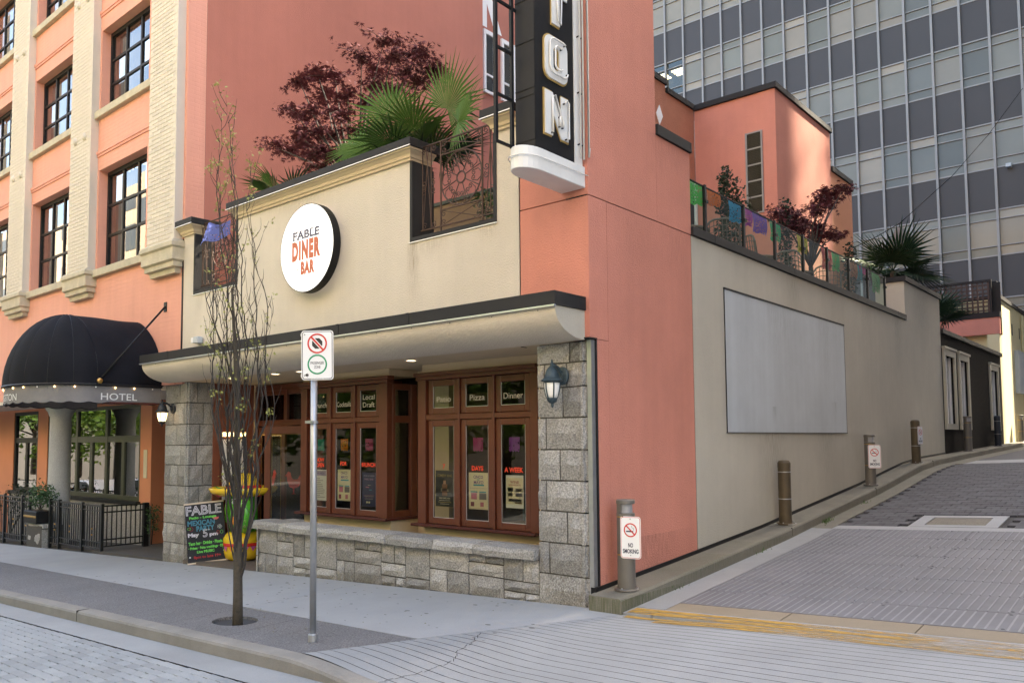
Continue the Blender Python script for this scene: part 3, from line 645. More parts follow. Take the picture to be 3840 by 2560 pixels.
# bay windows
posts = []
def bay(name, x0, x1, zs, zh, right_return, texts):
    bw = obj(name, MB().box(x0 + .01, x1 - .01, .82, .84, zh - .09, zh - .02), m_wooddark, dn); Y = .7
    obj('sill', MB().box(x0 - .06, x1 + (.06 if right_return else -.0), .62, 1.28, zs - .035, zs + .0), m_wooddark, bw, bev=.008)
    hd = MB().box(x0 - .05, x1 + (.05 if right_return else 0), .66, .80, zh - .05, zh + .0).box(x0-.02, x1 + .02*right_return, .68, .80, zh-.10, zh-.05)
    obj('head', hd, m_wood, bw, bev=.006)
    fr = MB(); wp = .15; inner0, inner1 = x0 + wp, x1 - (.17 if right_return else .12)
    fr.box(x0, inner0, Y, .81, zs, zh - .1).box(inner1, x1, Y, .81, zs, zh - .1)
    cw = (inner1 - inner0) / 3; zt = 2.01
    for i in (1, 2): fr.box(inner0 + i*cw - .022, inner0 + i*cw + .022, Y + .008, .80, zs, zh - .1)
    for i in range(3): fr.box(inner0 + i*cw + (.022 if i else 0), inner0 + (i+1)*cw - (.022 if i < 2 else 0), Y + .012, .80, zt - .035, zt + .035)
    obj('frame', fr, m_wood, bw, bev=.004)
    for i in range(3):
        a, b = inner0 + i*cw + .026, inner0 + (i+1)*cw - .026
        for z0, z1, big in ((zs + .004, zt - .04, 1), (zt + .04, zh - .105, 0)):
            k = .082; sash = MB().box(a, a + k, .735, .775, z0, z1).box(b - k, b, .735, .775, z0, z1).box(a + k, b - k, .735, .775, z0, z0 + k).box(a + k, b - k, .735, .775, z1 - k, z1)
            obj('sash', sash, m_wood, bw, bev=.006); obj('pane', MB().poly([(a+k,.755,z0+k),(b-k,.755,z0+k),(b-k,.755,z1-k),(a+k,.755,z1-k)]), m_glass, bw, fix=False)
            ed = MB(); g = .006
            ed.box(a+k, a+k+g, .744, .75, z0+k, z1-k).box(b-k-g, b-k, .744, .75, z0+k, z1-k).box(a+k+g, b-k-g, .744, .75, z0+k, z0+k+g); obj('bead', ed, m_flashl, bw)
            posts.append((x0, i, big, (a + k + b - k) / 2, b - a - 2*k, z0 + k, z1 - k))
    if right_return:
        r = MB(); xr = x1
        r.box(xr - .10, xr, .81, .86, zs, zh - .1).box(xr - .10, xr, 1.16, 1.28, zs, zh - .1)
        for z0, z1 in ((zs, zs + .09), (zt - .05, zt + .05), (zh - .19, zh - .1)): r.box(xr - .09, xr - .01, .86, 1.16, z0, z1)
        obj('return_frame', r, m_wood, bw, bev=.004)
        for z0, z1 in ((zs + .09, zt - .05), (zt + .05, zh - .19)): obj('pane', MB().box(xr - .055, xr - .05, .86, 1.16, z0, z1), m_glass, bw)
    for i, s in enumerate(texts):
        q = [p for p in posts if p[0] == x0 and p[1] == i and not p[2]][0]; zc = (q[5] + q[6]) / 2
        for k, line in enumerate(s.split('\n')):
            nl = len(s.split('\n')); zz = zc + (.055 - .11 * k if nl > 1 else -.03)
            t = lettering('lettering', line, (q[3], .750, zz), UX, UZ, .075 if 'g' not in line else .075, m_cream, bw, width=min(.052 * len(line), .33)); 
    return bw
BAYL = bay('bay_window', -6.0, -3.96, .62, 2.62, True, ['Brunch', 'Cocktails', 'Local\nDraft'])
BAYR = bay('bay_window', -3.33, -1.25, .60, 2.61, False, ['Patio', 'Pizza', 'Dinner'])
# interior of the diner seen through the panes
rm = MB().box(-9.2, -.35, 5.0, 5.1, -.25, 4.05).box(-.4, -.31, 1.31, 5, -.25, 4.05).box(-9.2, -9.1, 1.46, 5, -.25, 4.05)
obj('room_wall', rm, m_inside, dn); obj('room_floor', MB().box(-9.2, -.4, 1.31, 5, -.3, -.2), m_inside, dn); obj('room_ceiling', MB().box(-9.2, -.4, 1.46, 5, 3.0, 3.1), m_inside, dn)
obj('booth_partition', MB().box(-3.9, -3.2, 2.0, 2.1, -.2, 2.4), m_inside2, dn); obj('pillar', MB().box(-3.05, -2.98, 1.9, 2.0, -.2, 2.9), m_panel, dn)
obj('booth_back', MB().box(-2.9, -1.2, 2.4, 2.5, -.2, 1.2), mat('teal_booth', (.02,.07,.09), .7, .2), dn)
for x, y, z in ((-1.9, 1.9, 2.25), (-2.7, 2.6, 2.2), (-5.6, 2.2, 1.95), (-4.6, 2.6, 2.2), (-4.3, 2.6, 2.15), (-4.9, 2.9, 2.1)):
    p = obj('pendant_lamp', MB().tube([(x, y, z + .06), (x, y, 3.0)], .006, 5), m_black, dn); obj('bulb', MB().lathe([(.01,.05),(.032,.02),(.035,-.01),(.02,-.04)], (x, y, z), 10), m_bulb, p)
for k, x in enumerate((-5.4, -4.5, -2.6, -1.7)):
    t = obj('dining_table', MB().box(x-.35, x+.35, 1.7, 2.4, .48, .52).box(x-.04, x+.04, 2.0, 2.1, -.2, .48), m_inside2, dn)

# ---- stone columns: coursed granite round a core
def column(x0, x1, y0, y1, zbot, zs, rs, joints, side_r=True):
    core = obj('stone_column', MB().box(x0 + .03, x1 - .055, y0 + .055, y1 - .005, zbot, zs[0]), m_mortar, dn); nst = 0
    for k in range(len(zs) - 1):
        z1, z0 = zs[k], zs[k+1]; js = [0] + joints[k % len(joints)] + [1]
        for a, b in zip(js, js[1:]):
            obj('stone', stone_mb((x0 + a*(x1-x0), y0 + .02, z0), UX, UZ, -UY, (b-a)*(x1-x0), z1 - z0, .03, rs, .03), m_granite, core, fix=False)
        if side_r:
            sj = [0, [.4, .62, .5][k % 3], 1] if side_r is True else [0, side_r/(y1-y0)]
            for a, b in zip(sj, sj[1:]):
                obj('stone', stone_mb((x1 - .02, y0 + a*(y1-y0) + .005, z0), UY, UZ, UX, (b-a)*(y1-y0), z1 - z0, .03, rs, .02, 2, 2), m_granite, core, fix=False)
    return core
rs = random.Random(21)
column(-9.08, -8.25, .0, .52, -.45, [2.725, 2.375, 2.01, 1.655, 1.32, .965, .645, .325, -.005, -.36], rs, [[.62], [.35, .78], [.48], [.68], [.25, .55], [.62], [.55], [.14, .5, .82], [.33, .66]])
column(-.735, -.07, .0, .36, -.12, [2.725, 2.51, 2.254, 1.932, 1.595, 1.268, .945, .615, .285, -.05], rs, [[.66], [.15, .60], [.52], [.17], [.45], [.17], [.58], [.22], []], .12)
obj('corner_strip', MB().box(-.066, -.012, .035, .125, .0, 2.73), m_galv, dn); obj('corner_trim', MB().box(-.011, .004, .10, .126, .15, 2.73).box(-.2, .006, -.02, .126, 2.735, 2.75), m_black, dn)
# ---- door front
df = obj('door_front', MB().box(-8.22, -6.0, 1.30, 1.36, 2.60, 2.70), m_wood, dn)
f = MB()
for x in (-8.22, -7.32, -6.12): f.box(x, x + .1, 1.27, 1.37, 2.08, 2.60)
f.box(-8.22, -6.02, 1.27, 1.37, 1.98, 2.08).box(-8.22, -8.12, 1.27, 1.37, -.25, 1.98).box(-6.12, -6.02, 1.27, 1.37, -.25, 1.98)
f.box(-8.12, -7.32, 1.28, 1.36, 2.52, 2.60).box(-7.22, -6.12, 1.28, 1.36, 2.52, 2.60)
obj('frame', f, m_wood, df, bev=.006)
obj('pane', MB().box(-8.12, -7.32, 1.31, 1.315, 2.08, 2.52), m_glass, df); obj('pane', MB().box(-7.22, -6.12, 1.31, 1.315, 2.08, 2.52), m_glass, df)
def leaf(name, o, ang, w_, h_, rooster):
    u = Vector((math.cos(ang), math.sin(ang), 0)); nn = Vector((-u.y, u.x, 0)); o = Vector(o)
    def bx(a, b, z0, z1, d0, d1):
        return [tuple(o + u*p + nn*q + UZ*z) for z in (z0, z1) for p, q in ((a,d0),(b,d0),(b,d1),(a,d1))]
    mb = MB(); s = .105
    for a, b, z0, z1 in ((0, s, 0, h_), (w_-s, w_, 0, h_), (s, w_-s, 0, .32), (s, w_-s, h_-.13, h_)): mb.hexa(bx(a, b, z0, z1, 0, .045))
    lf = obj(name, mb, m_wood, df, bev=.005)
    g = MB().hexa(bx(s, w_-s, .32, h_-.13, .02, .026)); obj('pane', g, m_glass, lf)
    gb = MB().hexa(bx(s, s+.012, .32, h_-.13, -.006, .0)).hexa(bx(w_-s-.012, w_-s, .32, h_-.13, -.006, 0)).hexa(bx(s+.012, w_-s-.012, .32, .332, -.006, 0)).hexa(bx(s+.012, w_-s-.012, h_-.142, h_-.13, -.006, 0))
    obj('bead', gb, m_brass, lf); obj('handle', MB().hexa(bx(.03, .075, .85, 1.25, -.05, -.03)), m_black, lf)
    c = o + u * w_*.5 + UZ * 1.28
    # red cockerel mark
    pts = [(-.16,.0),(-.10,-.10),(0,-.13),(.08,-.1),(.13,0),(.15,.13),(.19,.12),(.15,.17),(.12,.22),(.07,.2),(.05,.1),(0,.05),(-.08,.06),(-.13,.14),(-.19,.12)]
    r_ = MB().poly([tuple(c + u*a*.8 + UZ*b*.8 + nn*.014) for a, b in pts]); r_.poly([tuple(c + u*a*.8 + UZ*b*.8 + nn*.014) for a, b in ((-.02,-.13),(.02,-.13),(.01,-.22),(.05,-.24),(-.05,-.24),(-.01,-.22))])
    obj('cockerel_mark', r_, m_red, lf, fix=False); lettering('lettering', 'FABLE', c + nn*.012 - UZ*.0, u, UZ, .05, m_ink, lf, width=.2)
leaf('door', (-8.12, 1.29, -.24), 0, .82, 2.2, True)
leaf('door', (-6.18, 1.27, -.24), math.pi + .62, .98, 2.2, True)
mb = MB().box(-8.259, -8.235, .62, 1.12, .62, 1.95); mn = obj('menu_case', mb, m_wood, dn)
obj('menu_page', MB().box(-8.234, -8.23, .66, .86, .7, 1.75).box(-8.234, -8.23, .88, 1.08, .7, 1.75), m_white, mn); obj('case_light', MB().box(-8.24, -8.19, .66, 1.08, 1.80, 1.87), m_lit, mn)

# ---- low garden wall of squared granite
gw = thing('garden_wall', (-3.4, .1, 0), 'low grey granite planter wall with rough cap stones below the bay windows', 'wall')
obj('core', MB().hexa([(-6.1,.065,-.5),(-.74,.065,-.3),(-.74,.34,-.3),(-6.1,.34,-.5),(-6.1,.065,.40),(-.74,.065,.40),(-.74,.34,.40),(-6.1,.34,.40)]), m_mortar, gw)
rs = random.Random(4); x = -6.17; caps = []
while x < -.8:
    wd = min(rs.uniform(.62, .98), -.735 - x); 
    if -.735 - (x + wd) < .35: wd = -.735 - x
    mb = MB(); nx = 5; o_ = len(mb.v); secs = []
    for i in range(nx + 1):
        xx = x + .005 + (wd - .01) * i / nx; e = .012 if i in (0, nx) else 0
        secs.append([(xx, -.05 + e + rs.uniform(-.012, .012), .412 + rs.uniform(-.006, .006)), (xx, -.06 + e + rs.uniform(-.014, .014), .475 + rs.uniform(-.01, .01)), (xx, -.03 + rs.uniform(-.012, .012), .525 - e*.5 + rs.uniform(-.01, .008)), (xx, .15, .532 - e*.5 + rs.uniform(-.01, .01)), (xx, .36, .522), (xx, .36, .41)])
    for s_ in secs: mb.v += s_
    for i in range(nx):
        for j in range(6): j2 = (j+1) % 6; mb.f.append((i*6+j, i*6+j2, (i+1)*6+j2, (i+1)*6+j))
    mb.f.append(tuple(range(6))); mb.f.append(tuple(nx*6 + j for j in range(6))[::-1]); obj('cap_stone', mb, m_granite, gw); x += wd
obj('cap_stone', stone_mb((-6.14, .36, .41), UX, UZ, -UY, .3, .1, .3, rs), m_granite, gw, fix=False)
# random squared rubble: two bands of 0.42 / 0.5 split in places
def zb_at(x): return side_z(x, 0) - .02
x = -6.16; k = 0
while x < -.76:
    wd = min(rs.uniform(.36, .66), -.735 - x)
    if -.735 - (x + wd) < .22: wd = -.735 - x
    base = zb_at(x + wd/2); zz = .41; pat = k % 4; k += 1; H = zz - base
    def st(xa, za, ww, hh):
        obj('stone', stone_mb((xa, .03, za), UX, UZ, -UY, ww, hh, .04, rs, .026), m_granite, gw, fix=False)
    top = H * rs.uniform(.45, .6)
    if pat == 0: st(x, zz - top, wd, top); st(x, base, wd*.45, H - top); st(x + wd*.45, base, wd*.55, H - top)
    elif pat == 1:
        h2 = top*.42; st(x, zz - h2, wd*.5, h2); st(x + wd*.5, zz - h2, wd*.5, h2); st(x, zz - top, wd, top - h2); st(x, base, wd, H - top)
    elif pat == 2: st(x, zz - top, wd*.55, top); st(x + wd*.55, zz - top, wd*.45, top); h2 = (H-top)*.55; st(x, base + (H-top) - h2, wd, h2); st(x, base, wd*.6, H-top-h2); st(x + wd*.6, base, wd*.4, H-top-h2)
    else: h2 = H*.74; st(x, zz - h2, wd, h2); st(x, base, wd, H - h2)
    x += wd
# end face of the wall towards the door
st_z = [-.26, .0, .22, .41]
for a, b in zip(st_z, st_z[1:]): obj('stone', stone_mb((-6.135, .34, a), -UY, UZ, -UX, .33, b - a, .04, rs, .015, 2, 2), m_granite, gw, fix=False)
obj('soil', MB().box(-6.1, -.76, .345, .775, .2, .43), m_soil, gw)

# ================================================================ terrace behind the parapet
obj('terrace_floor', MB().box(-8.4, -.3, .345, 9.99, 3.9, 4.08).box(-3.88, -.3, 10.0, 12.0, 3.9, 4.08), m_concrete, dn)
obj('terrace_wall', MB().box(-8.3, -1.2, 1.9, 2.05, 4.08, 5.34), mat('brown_stucco', (.36,.27,.18), .95, .1, 3, .6, 50), dn)
obj('terrace_wall_cap', MB().box(-8.3, -1.15, 1.86, 2.1, 5.342, 5.39), mat('green_cap', (.1,.14,.13), .6, .1), dn)
obj('terrace_pillar', MB().box(-3.2, -2.72, .35, .42, 4.08, 5.2), m_black, dn)

# ================================================================ patio blocks behind the glass rail
pb = thing('patio_block', (-2.9, 11, 4.1), 'coral rooftop block with slot window and dark parapet behind the patio', 'building')
obj('wall', MB().box(-3.88, -1.95, 10.0, 13.47, 4.08, 9.32), m_coral, pb)
obj('parapet_cap', MB().box(-3.88, -1.90, 9.94, 13.52, 9.322, 9.45), m_flash, pb, bev=.005)
obj('lower_wall', MB().box(-3.88, -1.955, 13.475, 15.07, 4.08, 8.36), m_orange, pb); obj('lower_cap', MB().box(-3.88, -1.91, 13.525, 15.1, 8.362, 8.49), m_flash, pb)
sw_ = obj('slot_window', MB().box(-2.60, -2.28, 9.985, 9.998, 6.65, 8.43), m_inside, pb)
f = MB().box(-2.64, -2.60, 9.96, 10.0, 6.62, 8.46).box(-2.28, -2.25, 9.96, 10.0, 6.62, 8.46)
for i in range(6): z = 6.62 + i * .362; f.box(-2.60, -2.28, 9.965, 9.995, z, z + .03)
obj('frame', f, m_alu, sw_)
for i in range(5):
    z = 6.65 + i*.362; bl_ = MB()
    for q in range(9): bl_.box(-2.59, -2.29, 9.980, 9.984, z + .02 + q*.036, z + .035 + q*.036)
    obj('blind', bl_, m_black, sw_); obj('pane', MB().box(-2.60, -2.28, 9.970, 9.973, z, z + .332), m_slotglass, sw_)
rw = thing('rough_stucco_wall', (-4.0, 7, 4.1), 'rough brown stucco wall with pale diamond and stepped dark coping', 'wall')
m_rough = mat('rough_stucco', (.42,.16,.09), .95, .12, 3, .9, 55)
obj('wall', MB().box(-4.15, -3.885, 7.4, 8.66, 4.08, 9.50).box(-4.15, -3.885, 8.66, 9.99, 4.08, 9.34), m_rough, rw)
obj('coping', MB().box(-4.2, -3.84, 7.4, 8.70, 9.502, 9.63).box(-4.2, -3.84, 8.70, 9.935, 9.342, 9.46), m_flash, rw)
obj('diamond_tile', MB().prism([(-3.883, 8.375 + a, 8.74 + b) for a, b in ((0,-.22),(.14,0),(0,.22),(-.14,0))], (.012, 0, 0)), m_white, rw)
dr_ = obj('patio_door', MB().box(-3.884, -3.86, 9.0, 9.94, 4.1, 7.55), m_inside, rw); obj('door_frame', MB().box(-3.86, -3.82, 9.86, 9.95, 4.1, 7.6).box(-3.86, -3.82, 8.9, 9.86, 7.52, 7.6), m_white, dr_)

# dark pebbledash annex further up the alley
an = thing('annex_building', (-.2, 19, 1.3), 'dark pebbledash annex with three pale framed alley windows', 'building')
yw = [(15.3, 16.6), (16.95, 18.25), (21.2, 22.6)]; w = MB(); Z0, Z1 = 1.88, 3.93; prev = 15.21
for a, b in yw: w.box(-.3, 0, prev, a + .12, .9, 4.26); w.box(-.3, 0, a + .12, b - .12, .9, Z0 + .12).box(-.3, 0, a + .12, b - .12, Z1 - .15, 4.26); prev = b - .12
w.box(-.3, 0, prev, 23.25, .9, 4.26); obj('wall', w, m_darkwall, an)
obj('coping', MB().box(-.4, .06, 15.205, 23.3, 4.262, 4.37), m_flash, an)
m_frame = mat('beige_window_trim', (.42,.38,.3), .7, .06)
for a, b in yw:
    wn_ = obj('window', MB().box(-.26, -.24, a + .1, b - .1, Z0 + .1, Z1 - .12), m_inside, an)
    f = MB().box(0, .045, a, a + .16, Z0, Z1).box(0, .045, b - .16, b, Z0, Z1).box(0, .045, a + .16, b - .16, Z0, Z0 + .14).box(0, .045, a + .16, b - .16, Z1 - .2, Z1).box(0, .075, a - .03, b + .03, Z1 - .04, Z1 + .02)
    obj('trim', f, m_frame, wn_); g = MB().box(-.12, -.05, a + .16, a + .2, Z0+.14, Z1-.2).box(-.12, -.05, b - .24, b - .16, Z0+.14, Z1-.2).box(-.12, -.05, (a+b)/2-.04, (a+b)/2+.04, Z0+.14, Z1-.2)
    obj('frame', g, m_white, wn_); obj('pane', MB().box(-.09, -.085, a + .2, b - .24, Z0 + .14, Z1 - .2), m_hglass, wn_)
    obj('curtain', MB().grid(lambda u, v: (-.2 + .015*math.sin(u*60), a + .2 + (b-a-.4)*u, Z0 + .14 + 1.75*v), 60, 1), m_hotelcream, wn_, fix=False)
# bridge beam with lattice screen, yellow house beyond
br = thing('lattice_bridge', (-1, 23.1, 5), 'black lattice screen on a coral beam behind the dark annex', 'screen')
obj('beam', MB().box(-2.4, .03, 23.26, 23.5, 5.03, 5.57), m_coral, br); obj('black_rail', MB().box(-2.4, .05, 23.24, 23.52, 5.572, 5.76).box(-2.4, -.16, 23.25, 23.35, 6.76, 6.84).box(-.22, -.16, 23.25, 23.35, 5.762, 6.758), m_black, br)
m_slat = mat('brown_slat', (.06,.03,.02), .7, .2)
for i in range(14): obj('slat', MB().box(-2.3 + i*.155, -2.25 + i*.155, 23.28, 23.30, 5.765, 6.755), m_slat, br)
for i in range(7): obj('slat', MB().box(-2.35, -.225, 23.305, 23.325, 5.80 + i*.14, 5.845 + i*.14), m_slat, br)
yh = thing('yellow_house', (-1, 27, 1.5), 'pale yellow stucco wall with small slots at the top of the alley', 'building')
obj('wall', MB().box(-2, 0, 23.53, 34 - 1.2, .9, 6.2).box(-.35, 0, 23.27, 23.52, 1.2, 5.02), m_yellow, yh); obj('coping', MB().box(-2.05, .05, 23.53, 32.8, 6.202, 6.33), m_flash, yh)
obj('black_post', MB().box(-.3, .055, 23.51, 23.529, 5.0, 6.75).box(-.32, -.05, 23.53, 24.0, 6.335, 6.8), m_black, yh)
for y in (25.7, 27.2): obj('slot', MB().box(0, .004, y, y + .18, 5.2, 5.6), m_inside, yh)
obj('utility_box', MB().box(.0, .12, 26.0, 27.2, 3.2, 4.7), m_panel, yh)
obj('drain_pipe', MB().tube([(.05, 27.6, 1.5), (.05, 27.6, 6.1)], .045, 8), m_yellow, yh)
# ================================================================ hotel
ho = thing('hotel_building', (-13, 1, 0), 'coral painted brick hotel with cream pilasters and black grid windows', 'building')
HX = -8.43
bays = [(-12.1 - 3.55*k, -9.5 - 3.55*k) for k in range(4)]
rowsz = [(5.1, 7.19), (8.35, 10.1), (11.28, 13.05)]
w = MB()
ZT = 14.6
for (a, b) in bays:
    wx0, wx1 = a + .15, b - .38
    w.box(a - .95, wx0, 0, .35, 2.7, ZT); w.box(wx1, b + (.0), 0, .35, 2.7, ZT)
    z = 2.7
    for z0, z1 in rowsz: w.box(wx0, wx1, 0, .35, z, z0); z = z1
    w.box(wx0, wx1, 0, .35, z, ZT)
w.box(-9.5, HX, 0, .35, 2.7, ZT); w.box(-40, bays[-1][0] - .95, 0, .35, 2.7, ZT)
# painted brick on the front: brick courses as fine relief in the paint
def brickpaint(name, col, bw=.21, bh=.075):
    M = mat(name, col, .75, .07, 1.0, 0, streak=.08); nt = M.node_tree; b = nt.nodes['Principled BSDF']; N = nt.nodes.new
    g = N('ShaderNodeNewGeometry'); s = N('ShaderNodeSeparateXYZ'); c = N('ShaderNodeCombineXYZ'); ad = N('ShaderNodeMath'); br_ = N('ShaderNodeTexBrick'); bp = N('ShaderNodeBump')
    nt.links.new(g.outputs['Position'], s.inputs[0]); nt.links.new(s.outputs[0], ad.inputs[0]); nt.links.new(s.outputs[1], ad.inputs[1]); nt.links.new(ad.outputs[0], c.inputs[0]); nt.links.new(s.outputs[2], c.inputs[1]); nt.links.new(c.outputs[0], br_.inputs['Vector'])
    br_.inputs['Scale'].default_value = 1; br_.inputs['Brick Width'].default_value = bw; br_.inputs['Row Height'].default_value = bh; br_.inputs['Mortar Size'].default_value = .006; br_.inputs['Mortar Smooth'].default_value = .6
    bp.inputs['Strength'].default_value = .5; bp.inputs['Distance'].default_value = .012; bp.invert = True; nt.links.new(br_.outputs['Fac'], bp.inputs['Height']); nt.links.new(bp.outputs[0], b.inputs['Normal']); return M
m_hbrick = brickpaint('hotel_painted_brick', (.72,.33,.24))
obj('front_wall', w, m_hbrick, ho)
obj('side_wall', MB().box(-8.75, HX, .352, 7.68, 2.7, ZT).box(-9.2, -8.93, 7.69, 16, 2.7, ZT), m_hotelside, ho)
obj('band_course', MB().box(-40, HX - .2, -.03, 0, 2.7, 2.95), m_hotel, ho)
# window frames, sills
for bi, (a, b) in enumerate(bays):
    wx0, wx1 = a + .15, b - .38
    for z0, z1 in rowsz:
        wn_ = obj('window', MB().box(wx0 + .005, wx0 + .075, .17, .25, z0 + .08, z1 - .005).box(wx1 - .075, wx1 - .005, .17, .25, z0 + .08, z1 - .005).box(wx0 + .075, wx1 - .075, .17, .25, z0 + .08, z0 + .16).box(wx0 + .075, wx1 - .075, .17, .25, z1 - .085, z1 - .005), m_black, ho)
        nc, nr = 3, 3; gx0, gx1, gz0, gz1 = wx0 + .075, wx1 - .075, z0 + .16, z1 - .085; mu = MB()
        for i in range(1, nc): x = gx0 + (gx1-gx0)*i/nc; mu.box(x - .028, x + .028, .175, .23, gz0, gz1)
        for j in range(1, nr):
            z = gz0 + (gz1-gz0)*j/nr
            for i in range(nc): xa = gx0 + (gx1-gx0)*i/nc + (.028 if i else 0); xb = gx0 + (gx1-gx0)*(i+1)/nc - (.028 if i < nc-1 else 0); mu.box(xa, xb, .178, .228, z - .024, z + .024)
        obj('glazing_bars', mu, m_black, wn_)
        for i in range(nc):
            for j in range(nr):
                xa, xb = gx0 + (gx1-gx0)*i/nc, gx0 + (gx1-gx0)*(i+1)/nc; za, zb_ = gz0 + (gz1-gz0)*j/nr, gz0 + (gz1-gz0)*(j+1)/nr; t = random.uniform(-.004, .004)
                obj('pane', MB().add([(xa+.02, .200+t, za+.02), (xb-.02, .200-t, za+.02), (xb-.02, .2-t, zb_-.02), (xa+.02, .2+t, zb_-.02)], [(0,1,2,3)]), m_hglass, wn_, fix=False)
        cx_ = random.uniform(.3, .5)
        obj('curtain', MB().grid(lambda u, v: (wx0 + .1 + (wx1-wx0)*cx_*u, .42 + .03*math.sin(u*40), z0 + (z1-z0)*v), 40, 1), m_hotelcream, wn_, fix=False)
        obj('room', MB().box(wx0 - .1, wx1 + .1, 1.6, 1.65, z0 - .2, z1 + .3), m_inside, wn_)
        obj('sill', MB().box(a + .03, b - .03, -.09, .17, z0 - .105, z0 + .045), m_sillstone, wn_, bev=.008)
    for z in (7.52, 10.45): obj('string_course', MB().box(a, b, -.035, 0, z, z + .06).box(a, b, -.02, 0, z - .05, z), m_hotel, ho)
# pilasters with brickwork
bk = MB(); a = .1; 
bk.add([(-.104,0,-.0335),(.104,0,-.0335),(.104,0,.0335),(-.104,0,.0335),(-.099,-.007,-.028),(.099,-.007,-.028),(.099,-.007,.028),(-.099,-.007,.028)], [(0,1,5,4),(1,2,6,5),(2,3,7,6),(3,0,4,7),(4,5,6,7)])
bk_me = mesh('brick', bk, m_hotelcream); cnt = 0; restb = MB()
for k in range(5):
    x1 = -8.50 - 3.55*k + (.03 if k else 0); x0 = x1 - 1.0
    pl = obj('pilaster', MB().box(x0, x1, -.15, .0, 5.18, ZT), m_hotelcream, ho)
    prof = [(.0, 5.18, .02), (.02, 5.185, .05), (.07, 5.13, .1), (.075, 5.06, .105), (.04, 5.03, .07), (.045, 4.83, .075), (.0, 4.80, .03), (.0, 4.72, .03), (-.06, 4.70, -.03), (-.07, 4.62, -.05)]
    mb = MB()
    for q, z, f in prof: mb.v += [(x0 - f, 0, z), (x0 - f, -.15 - q - .02, z), (x1 + f, -.15 - q - .02, z), (x1 + f, 0, z)]
    for i in range(len(prof)-1):
        for j in range(3): mb.f.append((i*4+j, i*4+j+1, i*4+5+j, i*4+4+j))
    nb = len(prof)*4; mb.f += [(0,1,2,3), (nb-4, nb-3, nb-2, nb-1)]
    obj('base_moulding', mb, m_sillstone, pl)
    z = 5.26; r_ = 0
    while z < 13.2:
        xs_ = [x0 + .105 + i*.21 + (-.105 if r_ % 2 else 0) for i in range(6)]
        for x in xs_:
            if x - .1 < x0 - .01 or x + .1 > x1 + .02: continue
            if k == 0 and cnt < 300: inst('brick', bk_me, (x, -.1502, z), pl); cnt += 1
            elif k < 4: restb.add([(p[0]+x, p[1]-.1502, p[2]+z) for p in bk.v], bk.f)
        z += .075; r_ += 1
    if k:
        for zz in (7.93, 10.85):
            for dx in (.28, .72): obj('rosette', MB().lathe([(.075, 0), (.075, .02), (.05, .05), (.01, .06)], (0,0,0), 14), m_hotelcream, pl).data.transform(Matrix.Translation(Vector((x0+dx, -.15, zz)) - ROOT[ho.name]) @ Matrix.Rotation(R(90), 4, 'X') @ Matrix.Translation(ROOT[ho.name]))
obj('pilaster_brickwork', restb, m_hotelcream, ho, kind='stuff', fix=False)
# windows in the far part of the side wall and painted letters above
for y0, y1 in ((8.27, 8.66), (8.98, 9.45)):
    wn_ = obj('side_window', MB().box(-8.925, -8.92, y0, y1, 10.72, 12.3), m_inside, ho)
    obj('frame', MB().box(-8.93, -8.87, y0 - .05, y0 + .03, 10.68, 12.36).box(-8.93, -8.87, y1 - .06, y1 + .07, 10.68, 12.36).box(-8.93, -8.87, y0 + .03, y1 - .06, 12.25, 12.36).box(-8.93, -8.87, y0 + .03, y1 - .06, 10.68, 10.75).box(-8.92, -8.88, y0+.03, y1-.06, 11.15, 11.2), m_white, wn_); obj('pane', MB().box(-8.905, -8.90, y0 + .03, y1 - .06, 10.75, 12.25), m_hglass, wn_)
lettering('painted_letter', 'K', (-8.925, 8.58, 13.4), UY, UZ, 1.9, m_white, ho, width=.8, bold=.05); lettering('painted_letter', 'I', (-8.925, 9.42, 13.3), UY, UZ, 2.0, m_white, ho, width=.1)
# ground floor set back under the upper wall
obj('porch_ceiling', MB().box(-40, -9.1, -.02, 3.2, 2.62, 2.7), m_hotelcream, ho)
gw_ = MB().box(-40, -20.25, 1.3, 1.6, -.9, 2.62).box(-20.25, -18.5, 1.3, 1.6, -.9, .44).box(-20.25, -18.5, 1.3, 1.6, 2.56, 2.62).box(-18.5, -17.85, 1.3, 1.6, -.9, 2.62).box(-17.85, -12.7, 1.3, 1.6, -.9, .44).box(-17.85, -12.7, 1.3, 1.6, 2.55, 2.62).box(-12.7, -12.19, 1.3, 1.6, -.9, 2.62).box(-12.4, -12.19, 1.6, 3.1, -.9, 2.62)
obj('ground_floor_wall', gw_, m_orange, ho); obj('entry_wall', MB().box(-12.4, -9.0, 3.1, 3.3, -.9, 2.62), m_orange, ho)
obj('stone_plinth', MB().box(-20.3, -12.15, 1.24, 1.298, -.9, .38), m_granite, ho)
m_gframe = mat('olive_window_frame', (.05,.055,.03), .4, .15)
